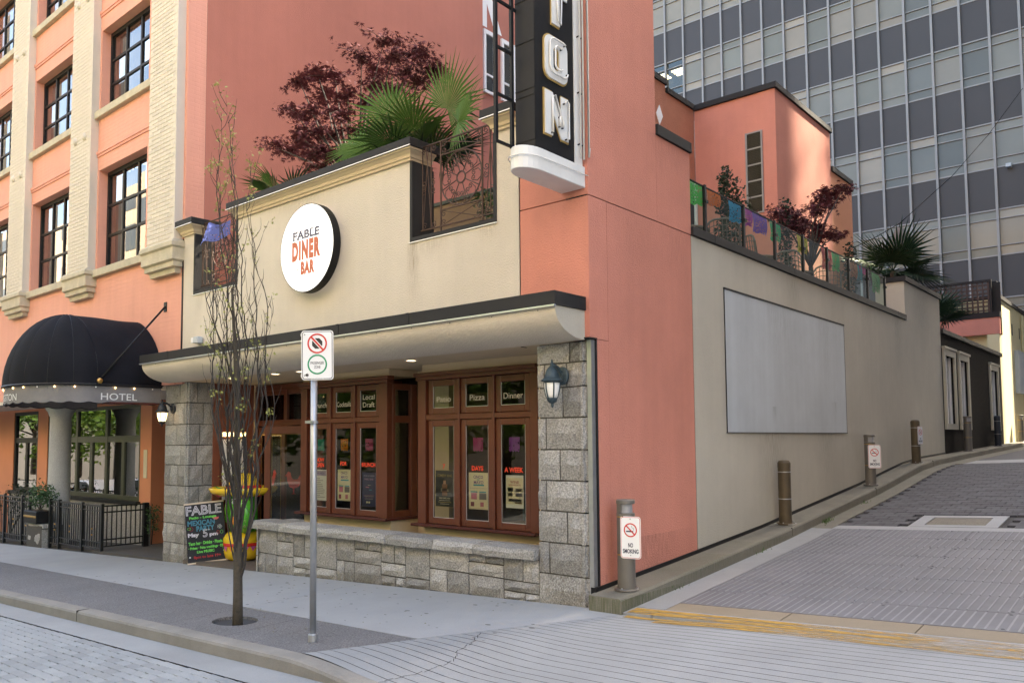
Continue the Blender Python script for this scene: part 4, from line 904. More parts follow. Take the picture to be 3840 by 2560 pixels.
def gwin(x0, x1, cols, mt):
    wn_ = obj('ground_window', MB().box(x0, x0 + .1, 1.32, 1.42, .44, 2.55).box(x1 - .1, x1, 1.32, 1.42, .44, 2.55).box(x0 + .1, x1 - .1, 1.32, 1.42, .44, .54).box(x0 + .1, x1 - .1, 1.32, 1.42, 2.47, 2.55), mt, ho)
    cw = (x1 - x0 - .2) / cols; f = MB()
    for i in range(1, cols): x = x0 + .1 + i*cw; f.box(x - .06, x + .06, 1.325, 1.41, .54, 2.47)
    for i in range(cols):
        xa = x0 + .1 + i*cw + (.06 if i else 0); xb = x0 + .1 + (i+1)*cw - (.06 if i < cols-1 else 0); f.box(xa, xb, 1.33, 1.4, 1.72, 1.86)
        f.box((xa+xb)/2 - .07, (xa+xb)/2 + .07, 1.33, 1.4, .54, 1.72)
        for u, v, z0, z1 in ((xa, (xa+xb)/2 - .07, .54, 1.72), ((xa+xb)/2 + .07, xb, .54, 1.72), (xa, xb, 1.86, 2.47)): obj('pane', MB().box(u, v, 1.36, 1.365, z0, z1), m_hglass2, wn_)
    obj('bars', f, mt, wn_); obj('sill', MB().box(x0 - .06, x1 + .06, 1.2, 1.32, .36, .44), m_black, wn_)
    obj('blind', MB().box(x0, x1, 1.9, 1.92, .5, 2.5), m_inside2 if mt is m_black else m_inside, wn_)
m_hglass2 = glass('lobby_glass', (.5,.55,.5), 1.8, boost=2.6)
gwin(-17.85, -12.7, 3, m_gframe); gwin(-20.25, -18.5, 1, m_black)
obj('round_column', MB().lathe([(.3,-.75),(.3,-.6),(.24,-.55),(.22,2.3),(.24,2.33),(.27,2.42),(.32,2.48),(.32,2.62)], (-15.2, .62, 0), 28), mat('pale_granite', (.40,.40,.39), .8, .06, 3, .3, 80, fine=.5), ho, smooth=True)
obj('wall_notice', MB().box(-12.52, -12.36, 1.29, 1.299, .95, 1.55), mat('notice', (.6,.55,.4), .6, .1, 30), ho)
obj('entry_floor', MB().hexa([(-12.2,.15,-.52),(-9.1,.15,-.40),(-9.1,3.1,-.38),(-12.2,3.1,-.5),(-12.2,.15,-.44),(-9.1,.15,-.342),(-9.1,3.1,-.30),(-12.2,3.1,-.42)]), m_mat, ho)
obj('terrace_paving', MB().hexa([(-30,.25,-1.2),(-12.2,.25,-.7),(-12.2,1.3,-.7),(-30,1.3,-1.2),(-30,.25,-1.1),(-12.2,.25,-.47),(-12.2,1.3,-.45),(-30,1.3,-1.08)]), m_mat, ho)
obj('bracket_plate', MB().box(-9.10, -9.0, -.012, 0, 4.0, 4.17), m_black, ho)
obj('joint_cover', MB().box(-8.475, -8.435, -.012, 0, 3.05, 5.2), m_black, ho)

# ================================================================ glass office tower
tw = thing('office_tower', (-12, 34, 2), 'tall office tower with grey spandrels and pale aluminium grid glazing', 'tower')
MX0 = -.23; SPX = 1.14; FH = 3.85; ZB = 11.49                      # mullion origin, pitch, storey, a spandrel foot
obj('core', MB().box(-60, .49, 34.2, 48, 0, 52), m_inside, tw)
obj('sun_block_end', MB().box(.5, 2.4, 33.05, 48, 0, 52), m_spand, tw)  # unseen extension of the tower, its edge placed to block the sun
vis_c = range(-1, 20); panes = []; spr = MB(); pnr = MB(); mur = MB(); rs = random.Random(12)
sp_me = mesh('spandrel', MB().box(-.54, .54, -.012, .02, 0, 1.80), m_spand)
lay = [(.03, .40), (.45, 1.58), (1.62, 1.97)]           # three panes above the spandrel, from its top upward
pm = [[mesh('pane', MB().box(-.545, .545, 0, .01, a, b), m) for a, b in lay] for m in m_panes]
clr = [mesh('pane', MB().box(-.545, .545, 0, .01, a, b), m_paneclear) for a, b in lay]
npn = 0
for fl in range(-3, 11):
    zsp = ZB + FH*fl                                     # foot of a spandrel
    zt = zsp + 1.85                                      # its top = foot of the window band
    for c in range(-1, 52):
        x = MX0 - SPX*(c + .5)
        vis = c in vis_c and -2 <= fl <= 3
        if c == -1: x = MX0 + .25
        if vis and c >= 0: inst('spandrel', sp_me, (x, 33.03, zsp + .02), tw)
        else: spr.box(x - .54 if c >= 0 else x - .2, x + .54 if c >= 0 else x + .2, 33.018, 33.05, zsp + .02, zsp + 1.82)
        k = rs.randrange(6)
        lit_ = (fl in (2,) and c in (14, 15, 16)) or (fl == 3 and c == 18)
        for j in range(3):
            if vis and c >= 0 and npn < 300 and fl >= -2:
                me = clr[j] if lit_ else pm[(k + (1 if rs.random() < .2 else 0)) % 6][j]; inst('pane', me, (x, 33.06, zt), tw); npn += 1
            else: pnr.box(x - .54 if c >= 0 else x - .2, x + .54 if c >= 0 else x + .2, 33.06, 33.07, zt + lay[j][0], zt + lay[j][1])
        if lit_:
            for q in range(3): obj('ceiling_light', MB().box(x - .4, x + .35, 33.3 + q*.3, 33.42 + q*.3, zt + 1.55, zt + 1.6), m_down, tw)
for c in range(-1, 52):
    x = MX0 - SPX*c if c >= 0 else MX0 + .55
    if c in vis_c: obj('mullion', MB().box(x - .05, x + .05, 32.91, 33.05, 0, 50), m_alu, tw)
    else: mur.box(x - .045, x + .045, 32.93, 33.05, 0, 50)
for fl in range(-3, 11):
    zsp = ZB + FH*fl
    for z in (zsp, zsp + 1.85, zsp + 1.85 + .425, zsp + 1.85 + 1.60):
        t = .03 if z in (zsp, zsp + 1.85) else .02
        mb = MB().box(-59, .5, 32.99, 33.055, z - t, z + t)
        obj('transom', mb, m_alu, tw)
obj('far_spandrels', spr, m_spand, tw, kind='stuff', fix=False); obj('far_panes', pnr, m_panes[0], tw, kind='stuff', fix=False); obj('far_mullions', mur, m_alu, tw, kind='stuff', fix=False)
obj('wall_camera', MB().box(-.95, -.75, 32.7, 33.0, 13.2, 13.35), m_panel, tw)

# ================================================================ what stands opposite (seen in the reflections); across the alley, an unseen sun screen
ab = thing('alley_sun_block', (10, 8, 0), 'unseen beige block across the alley, shaped to block the sun', 'building')
obj('wall', MB().box(6.6, 42, .02, 7.5, -.5, 15).box(6.6, 22, 7.5, 20, -.5, 30).box(6.6, 22, 20, 38.5, -.5, 44).box(6.6, 22, 38.5, 44.3, -.5, 31).box(6.6, 7.0, 41.5, 44.3, 31, 46).box(6.6, 6.63, 39.35, 39.5, 31, 40).box(6.6, 6.63, 38.5, 41.5, 35.4, 35.55).box(6.6, 6.63, 38.5, 41.5, 36.7, 36.85), mat('beige_render', (.36,.35,.34), .9, .1, .6), ab)  # stepped heights, thin slab and rail frame added to cut the sun into patches
for i in range(5):
    for j in range(3): obj('window', MB().box(6.585, 6.6, -1 + i*3.6, .6 + i*3.6, 3 + j*3.4, 4.8 + j*3.4), m_hglass, ab)
op = thing('opposite_building', (-10, -26, 0), 'pale stone block on the far side of the street', 'building')
obj('wall', MB().box(-130, 30, -40, -24, 6.5, 24), mat('pale_stone', (.45,.38,.29), .85, .1, .5), op); obj('shopfronts', MB().box(-130, 30, -40, -24.3, -2.3, 6.49), mat('shopfront_dark', (.06,.055,.05), .4, .2, .5), op)
mw = mat('opp_glass', (.06,.07,.08), .1, .1)
for i in range(36):
    for j in range(5): obj('window', MB().box(-102 + i*3.6, -100.2 + i*3.6, -24.0, -23.96, 7.5 + j*3.4, 9.6 + j*3.4), mw, op)
# ================================================================ bollards on the alley kerb
def bollard(loc, label, kind, sign=True):
    mt = {'grey': m_boll, 'brown': m_bollbr, 'dark': m_bolldk}[kind]
    b = thing('bollard', loc, label, 'bollard', 'bollards along the alley kerb')
    obj('base_plate', MB().lathe([(.125, 0), (.125, .014), (.118, .02)], n=24), mt if kind != 'brown' else m_bollbr, b, local=True)
    if kind == 'brown': obj('foot_plate', MB().box(-.13, .13, -.1, .1, .0, .012), m_galv, b, local=True)
    if kind == 'grey':
        obj('post', MB().lathe([(.092, .02), (.092, .345), (.088, .35), (.092, .355), (.092, .73), (.094, .735), (.094, .775), (.078, .78)], n=28), mt, b, smooth=False, local=True)
        # light window: open half way round, with a hood on top
        mb = MB(); seg = [R(100) + R(170) * i / 14 for i in range(15)]
        for r_, z in ((.092, .78), (.092, .87)):
            for a in seg: mb.v.append((r_*math.cos(a), r_*math.sin(a), z))
        for i in range(14): mb.f.append((i, i+1, 15+i+1, 15+i))
        obj('shade', mb, mt, b, local=True, fix=False); obj('lens', MB().lathe([(.07, .778), (.07, .872)], n=20), mat('bollard_lens', (.3,.3,.31), .3, .1), b, smooth=False, local=True)
        obj('hood', MB().lathe([(.092, .87), (.097, .872), (.097, .905), (.09, .912), (.02, .915)], n=28), mt, b, local=True)
    else:
        obj('post', MB().lathe([(.088, .012), (.088, .45), (.085, .455), (.088, .46), (.088, .80), (.09, .81), (.09, .87), (.07, .9), (.02, .91)], n=28), mt, b, smooth=False, local=True)
    for z in (.355, .735): obj('clamp_band', MB().lathe([(.0945, z), (.0945, z + .012)], n=24), m_brass if kind == 'grey' else m_galv, b, local=True)
    for a in range(3): obj('bolt', MB().lathe([(.01,.02),(.01,.032)], (.108*math.cos(a*2.1+.6), .108*math.sin(a*2.1+.6), 0), 6), m_galv, b, local=True)
    return b
def nosmoking(loc, label, ang, sc=1.0):
    t = thing('no_smoking_sign', loc, label, 'sign', 'no smoking signs on the bollards'); u = Vector((math.cos(ang), math.sin(ang), 0)); n = u.cross(UZ); c0 = Vector((0,0,0))
    def rr(w_, h_, r_, d):
        pts = []
        for cx, cy, a0 in ((w_/2-r_, h_/2-r_, 0), (-w_/2+r_, h_/2-r_, 90), (-w_/2+r_, -h_/2+r_, 180), (w_/2-r_, -h_/2+r_, 270)):
            for k in range(5): a = R(a0 + 22.5*k); pts.append(u*(cx + r_*math.cos(a)) + UZ*(cy + r_*math.sin(a)) + n*d)
        return pts
    obj('plate', MB().prism(rr(.215, .42, .03, 0), n*.004), m_signwhite, t, local=True)
    obj('red_border', MB().poly(rr(.203, .408, .026, .0055)), m_red, t, local=True, fix=False); obj('white_field', MB().poly(rr(.195, .40, .023, .0065)), m_signwhite, t, local=True, fix=False)
    cc = UZ*.075; obj('red_ring', MB().ring(cc + n*.007, u, UZ, n, .058, .07, .001, 28), m_red, t, local=True)
    d = (u*.7071 - UZ*.7071); e = (u*.7071 + UZ*.7071)
    obj('red_bar', MB().prism([cc + d*s1*.062 + e*s2*.006 + n*.0085 for s1, s2 in ((-1,-1),(1,-1),(1,1),(-1,1))], n*.001), m_red, t, local=True)
    obj('cigarette', MB().prism([cc + u*a + UZ*b_ + n*.0073 for a, b_ in ((-.045,-.02),(.03,-.02),(.03,-.007),(-.045,-.007))], n*.0008), m_navy, t, local=True)
    obj('smoke', MB().tube([cc + u*a + UZ*b_ + n*.0075 for a, b_ in ((.036,.0),(.034,.018),(.018,.025),(.012,.042))], .0022, 4), m_navy, t, local=True)
    L = ROOT[t.name]
    lettering('lettering', 'NO', L - UZ*.075 + n*.0078, u, UZ, .045, m_navy, t, width=.052, bold=.03); lettering('lettering', 'SMOKING', L - UZ*.135 + n*.0078, u, UZ, .045, m_navy, t, width=.165, bold=.03)
    for z in (.185, -.175): obj('screw', MB().ring(UZ*z + n*.007, u, UZ, n, .0, .007, .003, 10), m_galv, t, local=True)
    t.scale = (sc, sc, sc); return t
kz = kerb_top
bollard((.225, .27, kz(.27)), 'grey bollard with light hood and no smoking sign nearest the corner', 'grey')
nosmoking((.325, .20, kz(.27) + .54), 'no smoking sign on the grey bollard nearest the corner', R(12))
bollard((.2, 4.52, kz(4.52)), 'plain brown steel bollard on a square foot below the grey wall panel', 'brown')
bollard((.2, 8.52, kz(8.52)), 'grey hooded bollard with sign right of the wall panel', 'grey')
nosmoking((.30, 8.44, kz(8.52) + .52), 'no smoking sign on the bollard right of the wall panel', R(30))
bollard((.2, 11.68, kz(11.68)), 'brown bollard with a plate sign below the raised pier', 'brown')
nosmoking((.295, 11.66, kz(11.68) + .58), 'no smoking sign seen edge on at the pier bollard', R(75), .9)
bollard((.2, 16.83, kz(16.83)), 'grey bollard in front of the dark annex windows', 'grey')
bollard((.2, 21.0, kz(21)), 'dark navy bollard by the third annex window', 'dark')
bollard((.2, 25.2, kz(25.2)), 'grey bollard in front of the yellow wall', 'grey')

# ================================================================ passenger zone sign on its pole
sp_ = thing('street_sign', (-1.46, -2.33, -.10), 'no stopping passenger zone sign on a galvanised pole in the aggregate', 'street sign')
obj('pole', MB().tube([(-1.46, -2.33, -.14), (-1.475, -2.33, 2.66)], .03, 14), m_galv, sp_, smooth=True)
obj('socket', MB().lathe([(.042, 0), (.042, .07), (.038, .075), (.038, .08)], (-1.46, -2.33, -.105), 16), m_galv, sp_); obj('socket_bolt', MB().box(-1.515, -1.50, -2.345, -2.325, -.07, -.05), m_galv, sp_)
obj('pole_clamp', MB().lathe([(.036, 0), (.036, .025)], (-1.47, -2.33, 1.865), 16).box(-1.53, -1.42, -2.385, -2.365, 1.866, 1.89), m_galv, sp_)
a_ = R(-36 - 18); nn = Vector((math.cos(a_), math.sin(a_), 0)); u = Vector((-nn.y, nn.x, 0)); uz = (UZ + u*(-.012)).normalized(); C_ = Vector((-1.475, -2.33, 2.49)) + nn*.045 + u*.045
def rrect(w_, h_, r_, d):
    pts = []
    for cx, cy, a0 in ((w_/2-r_, h_/2-r_, 0), (-w_/2+r_, h_/2-r_, 90), (-w_/2+r_, -h_/2+r_, 180), (w_/2-r_, -h_/2+r_, 270)):
        for k in range(6): a = R(a0 + 18*k); pts.append(C_ + u*(cx + r_*math.cos(a)) + uz*(cy + r_*math.sin(a)) + nn*d)
    return pts
obj('panel', MB().prism(rrect(.30, .455, .028, -.003), nn*.003), m_signwhite, sp_)
obj('border', MB().poly(rrect(.284, .44, .024, .0012)), m_ink, sp_, fix=False); obj('field', MB().poly(rrect(.272, .428, .02, .0024)), m_signwhite, sp_, fix=False)
c1 = C_ + uz*.108; c2 = C_ - uz*.085
obj('octagon', MB().poly([c1 + nn*.0034 + (u*math.cos(R(22.5+45*k)) + uz*math.sin(R(22.5+45*k)))*.052 for k in range(8)]), m_ink, sp_, fix=False)
d = (u*.68 - uz*.735).normalized(); e = nn.cross(d)
obj('white_gap', MB().poly([c1 + d*s1*.08 + e*s2*.015 + nn*.0042 for s1, s2 in ((-1,-1),(1,-1),(1,1),(-1,1))]), m_signwhite, sp_, fix=False)
obj('red_bar', MB().poly([c1 + d*s1*.082 + e*s2*.0085 + nn*.005 for s1, s2 in ((-1,-1),(1,-1),(1,1),(-1,1))]), m_red, sp_, fix=False)
obj('red_ring', MB().ring(c1 + nn*.0045, u, uz, nn, .078, .092, .001, 40), m_red, sp_); obj('green_ring', MB().ring(c2 + nn*.0035, u, uz, nn, .078, .092, .001, 40), m_green, sp_)
lettering('lettering', 'PASSENGER', c2 + uz*.014 + nn*.0036, u, uz, .026, m_ink, sp_, width=.125, bold=.01); lettering('lettering', 'ZONE', c2 - uz*.024 + nn*.0036, u, uz, .026, m_ink, sp_, width=.058, bold=.01)
obj('arrow', MB().poly([C_ + u*(a - .118) + uz*(b - .182) + nn*.0036 for a, b in ((0,0),(.028,.02),(.026,.007),(.038,.009),(.036,0),(.038,-.009),(.026,-.007),(.028,-.02))]), m_ink, sp_, fix=False)
lettering('lettering', 'CITY OF VANCOUVER', C_ - uz*.2165 + u*.0 + nn*.003, u, uz, .005, m_signwhite, sp_, width=.12)
for z in (.19, -.185): obj('bolt', MB().ring(C_ - u*.118 + uz*z + nn*.0036, u, uz, nn, 0, .008, .004, 10), m_galv, sp_); obj('bracket', MB().prism([C_ - u*(.16 if q in (0, 3) else .13) + uz*(z + (.012 if q > 1 else -.012)) - nn*.012 for q in range(4)], nn*.008), m_galv, sp_)

# ================================================================ wall lanterns
def lantern(loc, label, mt, gl, yout):
    t = thing('wall_lantern', loc, label, 'lantern', 'lanterns on the stone columns')
    # loc is the lamp axis at the level of the hood rim; the wall is yout behind
    ribs = lambda a, z: 1 + .035*math.cos(12*a) if .01 < z < .12 else 1
    obj('hood', MB().lathe([(.08,-.006),(.092,.0),(.09,.008),(.075,.018),(.062,.03),(.056,.055),(.05,.08),(.036,.105),(.02,.12),(.016,.125),(.016,.14),(.02,.145),(.011,.15),(.005,.178),(.001,.183)], n=36, fn=ribs), mt, t, smooth=True, local=True)
    obj('glass', MB().lathe([(.066,-.012),(.063,-.06),(.052,-.11),(.042,-.14)], n=24), gl, t, smooth=True, local=True)
    cg = MB()
    for k in range(6):
        a = k*math.pi/3 + .35; cg.tube([(r_*math.cos(a), r_*math.sin(a), z) for r_, z in ((.069,-.008),(.067,-.06),(.055,-.11),(.043,-.145))], .006, 5)
    cg.lathe([(.072,-.016),(.072,-.004)], n=24); obj('cage', cg, mt, t, local=True)
    obj('finial', MB().lathe([(.045,-.14),(.043,-.152),(.036,-.172),(.016,-.182),(.01,-.195),(.014,-.2),(.004,-.222)], n=18), mt, t, smooth=True, local=True)
    obj('arm', MB().tube([(0, .012, .135), (.0, .05, .128), (0, yout*.55, .115), (0, yout - .02, .07), (0, yout-.005, .03)], .014, 8), mt, t, smooth=True, local=True)
    bp = MB().lathe([(.062, 0), (.062, .012), (.05, .022), (.02, .03)], n=24); bp.v = [(x, yout + .004 - z, y*1.25 + .05) for x, y, z in bp.v]; obj('back_plate', bp, mt, t, local=True); return t
lantern((-.35, -.19, 2.305), 'unlit green verdigris lantern on the right stone column', m_lampgreen, m_milk, .15).scale = (1.25, 1.25, 1.25)
lantern((-8.72, -.19, 2.225), 'lit black lantern on the left stone column beside the awning', m_lampblack, m_lit, .15).scale = (1.15, 1.25, 1.15)

# ================================================================ round diner sign
cs = thing('round_sign', (-4.655, -.05, 4.40), 'round lit white diner sign with black rim on the cream wall', 'sign'); c = Vector((-4.655, -.18, 4.40)); RS = .625
obj('drum', MB().disc(c + UY*.002, UX, UZ, RS, 64, UY*.115), m_black, cs, smooth=False); obj('face', MB().disc(c, UX, UZ, RS - .012, 64), m_signface, cs, fix=False)
obj('halo_strip', MB().ring(c + UY*.118, UX, UZ, UY, RS - .06, RS - .03, .01, 48), m_halo, cs); obj('standoff', MB().disc(c + UY*.117, UX, UZ, .3, 24, UY*.062), m_black, cs)
m_fnavy = mat('fable_navy', (.06,.06,.11), .5, 0)
cf = c - UY*.003
# slab-serif FABLE: letters plus feet
lettering('lettering', 'FABLE', cf + UZ*.20, UX, UZ, .115, m_fnavy, cs, width=.62, bold=.035); sf = MB()
for x, z in ((-.235,.255),(-.235,.145),(-.165,.255),(-.14,.145),(-.06,.145),(-.10,.255),(.015,.145),(.015,.255),(.105,.145),(.105,.255),(.165,.147),(.20,.145),(.20,.255)): q = cf + UX*x*1.25 + UZ*z; sf.box(q.x-.03, q.x+.03, q.y-.0008, q.y, q.z-.008, q.z+.008)
obj('serifs', sf, m_fnavy, cs)
lettering('lettering', 'DINER', cf - UZ*.02, UX, UZ, .28, m_orange_t, cs, width=.66, bold=.07, n_off=.0005, space=1.18); lettering('lettering', 'BAR', cf - UZ*.275 + UX*.04, UX, UZ, .19, m_orange_t, cs, width=.32, bold=.07, space=1.15); lettering('lettering', '&', cf - UZ*.275 - UX*.2, UX, UZ, .05, m_orange_t, cs)
word = 'BRUNCH • BEER • COCKTAILS • PIZZA • '
for i, ch in enumerate(word):
    if ch == ' ': continue
    a = R(90 + 6) - 2*math.pi*i/len(word); er = Vector((math.cos(a), 0, math.sin(a))); et = Vector((math.sin(a), 0, -math.cos(a))); lettering('lettering', ch, cf + er*(RS*.83), et, er, .085 if ch != '•' else .022, m_faint, cs, width=.045 if ch not in 'I•' else None)

# ================================================================ vertical blade sign
bs_ = thing('blade_sign', (-.18, -.4, 4.31), 'tall black blade sign with white neon letters T O N on the corner', 'sign')
BX0, BX1, BY0, BZ = -.31, -.06, -.79, 4.54
obj('body', MB().box(BX0, BX1, BY0, -.15, BZ, 13), m_black, bs_); obj('nose_panel', MB().box(BX0 + .005, BX1 - .005, BY0 - .006, BY0, BZ + .02, 13), m_flash, bs_)
for z in (4.62, 5.07, 5.14, 5.62, 6.05, 6.6): obj('nose_seam', MB().box(BX0 + .005, BX1 - .004, BY0 - .012, BY0 - .006, z, z + .008), m_black, bs_)
m_pan = mat('white_enamel', (.72,.72,.70), .45, .07, 5, streak=.06)
obj('side_return', MB().box(BX0 + .01, BX1 + .012, -.149, -.02, BZ - .0, 13), m_pan, bs_)
pl_ = [(BX1 + .03, 0), (BX1 + .03, -.62)] + [(-.185 + .155*math.cos(a), -.72 - .24*math.sin(a)) for a in [i*math.pi/12 for i in range(13)]] + [(BX0 - .03, -.62), (BX0 - .03, 0)]
obj('bottom_pan', MB().prism([(x, y, 4.315) for x, y in pl_], (0, 0, .222)), m_pan, bs_, bev=.006)
def trow(path, r=.011, nm='neon_tube'): return obj(nm, MB().tube(path, r, 8), m_neon, bs_, smooth=True)
for z in (4.44,): trow([(BX1 + .055, 0 + .02, z - .0)] + [(x + (.016 if x > -.18 else -.016), y - (.016 if y < -.7 else 0), z) for x, y in pl_[1:14]], .006)
FX = BX1
def blade_letter(s, zc, h_, wd):
    c_ = Vector((FX + .004, -.47, zc))
    lettering('letter_rim', s, c_, UY, UZ, h_ + .04, m_gold, bs_, width=wd + .035, bold=.075); lettering('letter', s, c_ + UX*.012, UY, UZ, h_, m_pan, bs_, width=wd, bold=.055)
def rloop(a, b, r_, n=6):
    return [(sx_*(a - r_) + r_*math.cos(t), sz_*(b - r_) + r_*math.sin(t)) for sx_, sz_, t0 in ((1,1,0),(-1,1,90),(-1,-1,180),(1,-1,270)) for t in [R(t0 + 90*k/n) for k in range(n+1)]]
def shape(nm, loops, x, zc, mt):
    mb = MB(); pts = lambda L_, d: [(x + d, -.47 + a, zc + b) for a, b in L_]
    if len(loops) == 1: mb.prism(pts(loops[0], 0), (.012, 0, 0))
    else:
        o, i = loops; n_ = len(o); mb.v = pts(o, 0) + pts(i, 0) + pts(o, .012) + pts(i, .012)
        for k in range(n_): k2 = (k+1) % n_; mb.f += [(2*n_+k, 2*n_+k2, 3*n_+k2, 3*n_+k), (k, k2, 2*n_+k2, 2*n_+k), (n_+k2, n_+k, 3*n_+k, 3*n_+k2)]
    obj(nm, mb, mt, bs_)
shape('letter_rim', [rloop(.20, .235, .10), rloop(.035, .10, .03)], FX + .002, 5.52, m_gold); shape('letter', [rloop(.185, .22, .09), rloop(.05, .115, .04)], FX + .014, 5.52, m_pan)
NP = [(-.19,-.22),(-.07,-.22),(-.07,.03),(.07,-.22),(.19,-.22),(.19,.22),(.07,.22),(.07,-.03),(-.07,.22),(-.19,.22)]
shape('letter_rim', [[(a*1.08, b*1.07) for a, b in NP]], FX + .002, 4.94, m_gold); shape('letter', [NP], FX + .014, 4.94, m_pan)
TP = [(-.065,-.22),(.065,-.22),(.065,.09),(.19,.09),(.19,.22),(-.19,.22),(-.19,.09),(-.065,.09)]
shape('letter_rim', [[(a*1.08, b*1.07) for a, b in TP]], FX + .002, 6.1, m_gold); shape('letter', [TP], FX + .014, 6.1, m_pan); blade_letter('S', 6.68, .42, .36)
nx = FX + .05
def nt_(pts, z0): trow([(nx, -.47 + a, z0 + b) for a, b in pts], .010); obj('tube_clip', MB().tube([(FX, -.47 + pts[0][0], z0 + pts[0][1]), (nx, -.47 + pts[0][0], z0 + pts[0][1])], .008, 5), m_black, bs_); obj('tube_clip', MB().tube([(FX, -.47 + pts[-1][0], z0 + pts[-1][1]), (nx, -.47 + pts[-1][0], z0 + pts[-1][1])], .008, 5), m_black, bs_)
nt_([(-.10,-.19),(-.10,.17),(-.06,.2),(.03,.02),(.07,-.04),(.07,-.10)], 4.93); nt_([(.02,-.1),(.02,.0)], 4.93); nt_([(.10,.16),(.13,.2),(.17,.18),(.17,-.19),(.13,-.2)], 4.93)
def oval(a, b, n=20): return [(a*(abs(math.cos(t))**.55)*(1 if math.cos(t) > 0 else -1), b*(abs(math.sin(t))**.6)*(1 if math.sin(t) > 0 else -1)) for t in [2*math.pi*i/n + .9 for i in range(n - 1)]]
nt_([(x + .012, y) for x, y in rloop(.15, .18, .08)[4:-1]], 5.53); nt_([(x + .012, y) for x, y in rloop(.06, .12, .045)[3:-2]], 5.53); nt_([(-.02,.17),(.0,-.18),(.05,-.2),(.07,.17)], 6.09)
for y in (-.10, -.045): trow([(FX + .05, y, 4.6), (FX + .05, y, 13)], .010)
trow([(.03, .0, 4.72), (.035, -.02, 4.62), (.03, -.02, 13)], .011)
for z in (4.75, 5.3, 5.9, 6.5):
    for y in (-.10, -.045): obj('tube_clip', MB().tube([(FX, y, z), (FX + .052, y, z + .004)], .008, 5), m_black, bs_)
ld = MB()
for y in (-.86, -1.10): ld.box(-.315, -.285, y - .018, y + .018, 4.56, 13)
obj('ladder_rails', ld, m_black, bs_)
for k in range(9): obj('ladder_rung', MB().box(-.312, -.288, -1.08, -.78 if k % 3 == 0 else -.86, 4.565 + .47*k, 4.59 + .47*k), m_black, bs_)

# ================================================================ iron railings in the parapet openings
def scroll(mb, c, r_, a0, turns, sgn, r=.006):
    pts = []
    for k in range(15):
        t = k / 14; rad = r_*(1 - .78*t); a = a0 + sgn*turns*2*math.pi*t; pts.append((c[0] + rad*math.cos(a), c[1], c[2] + rad*math.sin(a)))
    return mb.tube(pts, r, 5)
def railing(x0, x1, label):
    t = thing('iron_railing', ((x0+x1)/2, .1, 4.3), label, 'railing', 'wrought iron railings in the parapet'); Y = .10; z0, z1 = 4.33, 5.40
    def bar(p, q, r=.009, nm='bar'): return obj(nm, MB().tube([p, q], r, 6), m_iron, t)
    w_ = x1 - x0; pa, pb = x0 + w_*.27, x0 + w_*.80
    bar((x0, Y, z1), (x1, Y, z1), .012, 'top_rail'); bar((x0, Y, z0), (x1, Y, z0), .011, 'bottom_rail')
    for x in (pa, pb): bar((x, Y, z0 - .07), (x, Y, z1), .013, 'post')
    for x in (x0 + .03, x0 + w_*.14, x1 - w_*.10, x1 - .02): bar((x, Y, z0), (x, Y, z1), .008)
    for x, d in ((x0 + w_*.085, .075), (x1 - w_*.10, .08)):
        for s in (-1, 1): bar((x + s*.02, Y, z1), (x - s*d, Y, z0), .0055)
    za, zb_ = z0 + .20, z1 - .18
    for z in (za, zb_): bar((pa, Y, z), (pb, Y, z), .010)
    for z in (z0, zb_): 
        z2 = za if z == z0 else z1
        bar((pa, Y, z), (pb, Y, z2), .0055); bar((pa, Y, z2), (pb, Y, z), .0055)
    cx, cz, rr_ = (pa+pb)/2, (za+zb_)/2, (pb-pa)/2 - .012
    ring = lambda r_, n=30: [(cx + r_*math.cos(2*math.pi*k/n), Y, cz + r_*math.sin(2*math.pi*k/n)) for k in range(n)]
    obj('ring', MB().tube(ring(rr_), .009, 6, closed=True), m_iron, t); obj('hub', MB().tube(ring(.07, 20), .011, 6, closed=True), m_iron, t)
    for k in range(8):
        a = k*math.pi/4 + .3; bar((cx + .07*math.cos(a), Y, cz + .07*math.sin(a)), (cx + rr_*math.cos(a), Y, cz + rr_*math.sin(a)), .007, 'spoke')
        a += math.pi/8; pc = (cx + rr_*.62*math.cos(a), Y, cz + rr_*.62*math.sin(a)); s = MB()
        for q in (-1, 1): scroll(s, (pc[0] + .03*q*math.cos(a+math.pi/2), Y, pc[2] + .03*q*math.sin(a+math.pi/2)), .035, a + q*math.pi/2, 1.2, q)
        obj('scroll', s, m_iron, t)
        pp = [(cx + rr_*rad*math.cos(a + da), Y, cz + rr_*rad*math.sin(a + da)) for rad, da in ((.62,-.28),(.85,-.26),(.97,-.1),(.97,.1),(.85,.26),(.62,.28))]; obj('petal', MB().tube(pp, .006, 5), m_iron, t)
    for x in (x0 + w_*.045, x0 + w_*.17, x1 - w_*.15, x1 - w_*.05):
        for z in (z0 + .05, (z0+z1)/2 - .05, (z0+z1)/2 + .05, z1 - .05): obj('scroll', scroll(MB(), (x, Y, z), .045, random.uniform(0, 6), 1.3, random.choice((-1, 1))), m_iron, t)
    for x in (pa + .05, pb - .05):
        for z in (z0 + .05, za - .05, zb_ + .05, z1 - .05): obj('scroll', scroll(MB(), (x, Y, z), .042, random.uniform(0, 6), 1.3, random.choice((-1, 1))), m_iron, t)
railing(-2.62, -1.31, 'rusty wrought iron railing with wheel motif beside the blade sign'); railing(-8.02, -6.78, 'rusty wrought iron railing behind the bare street tree')

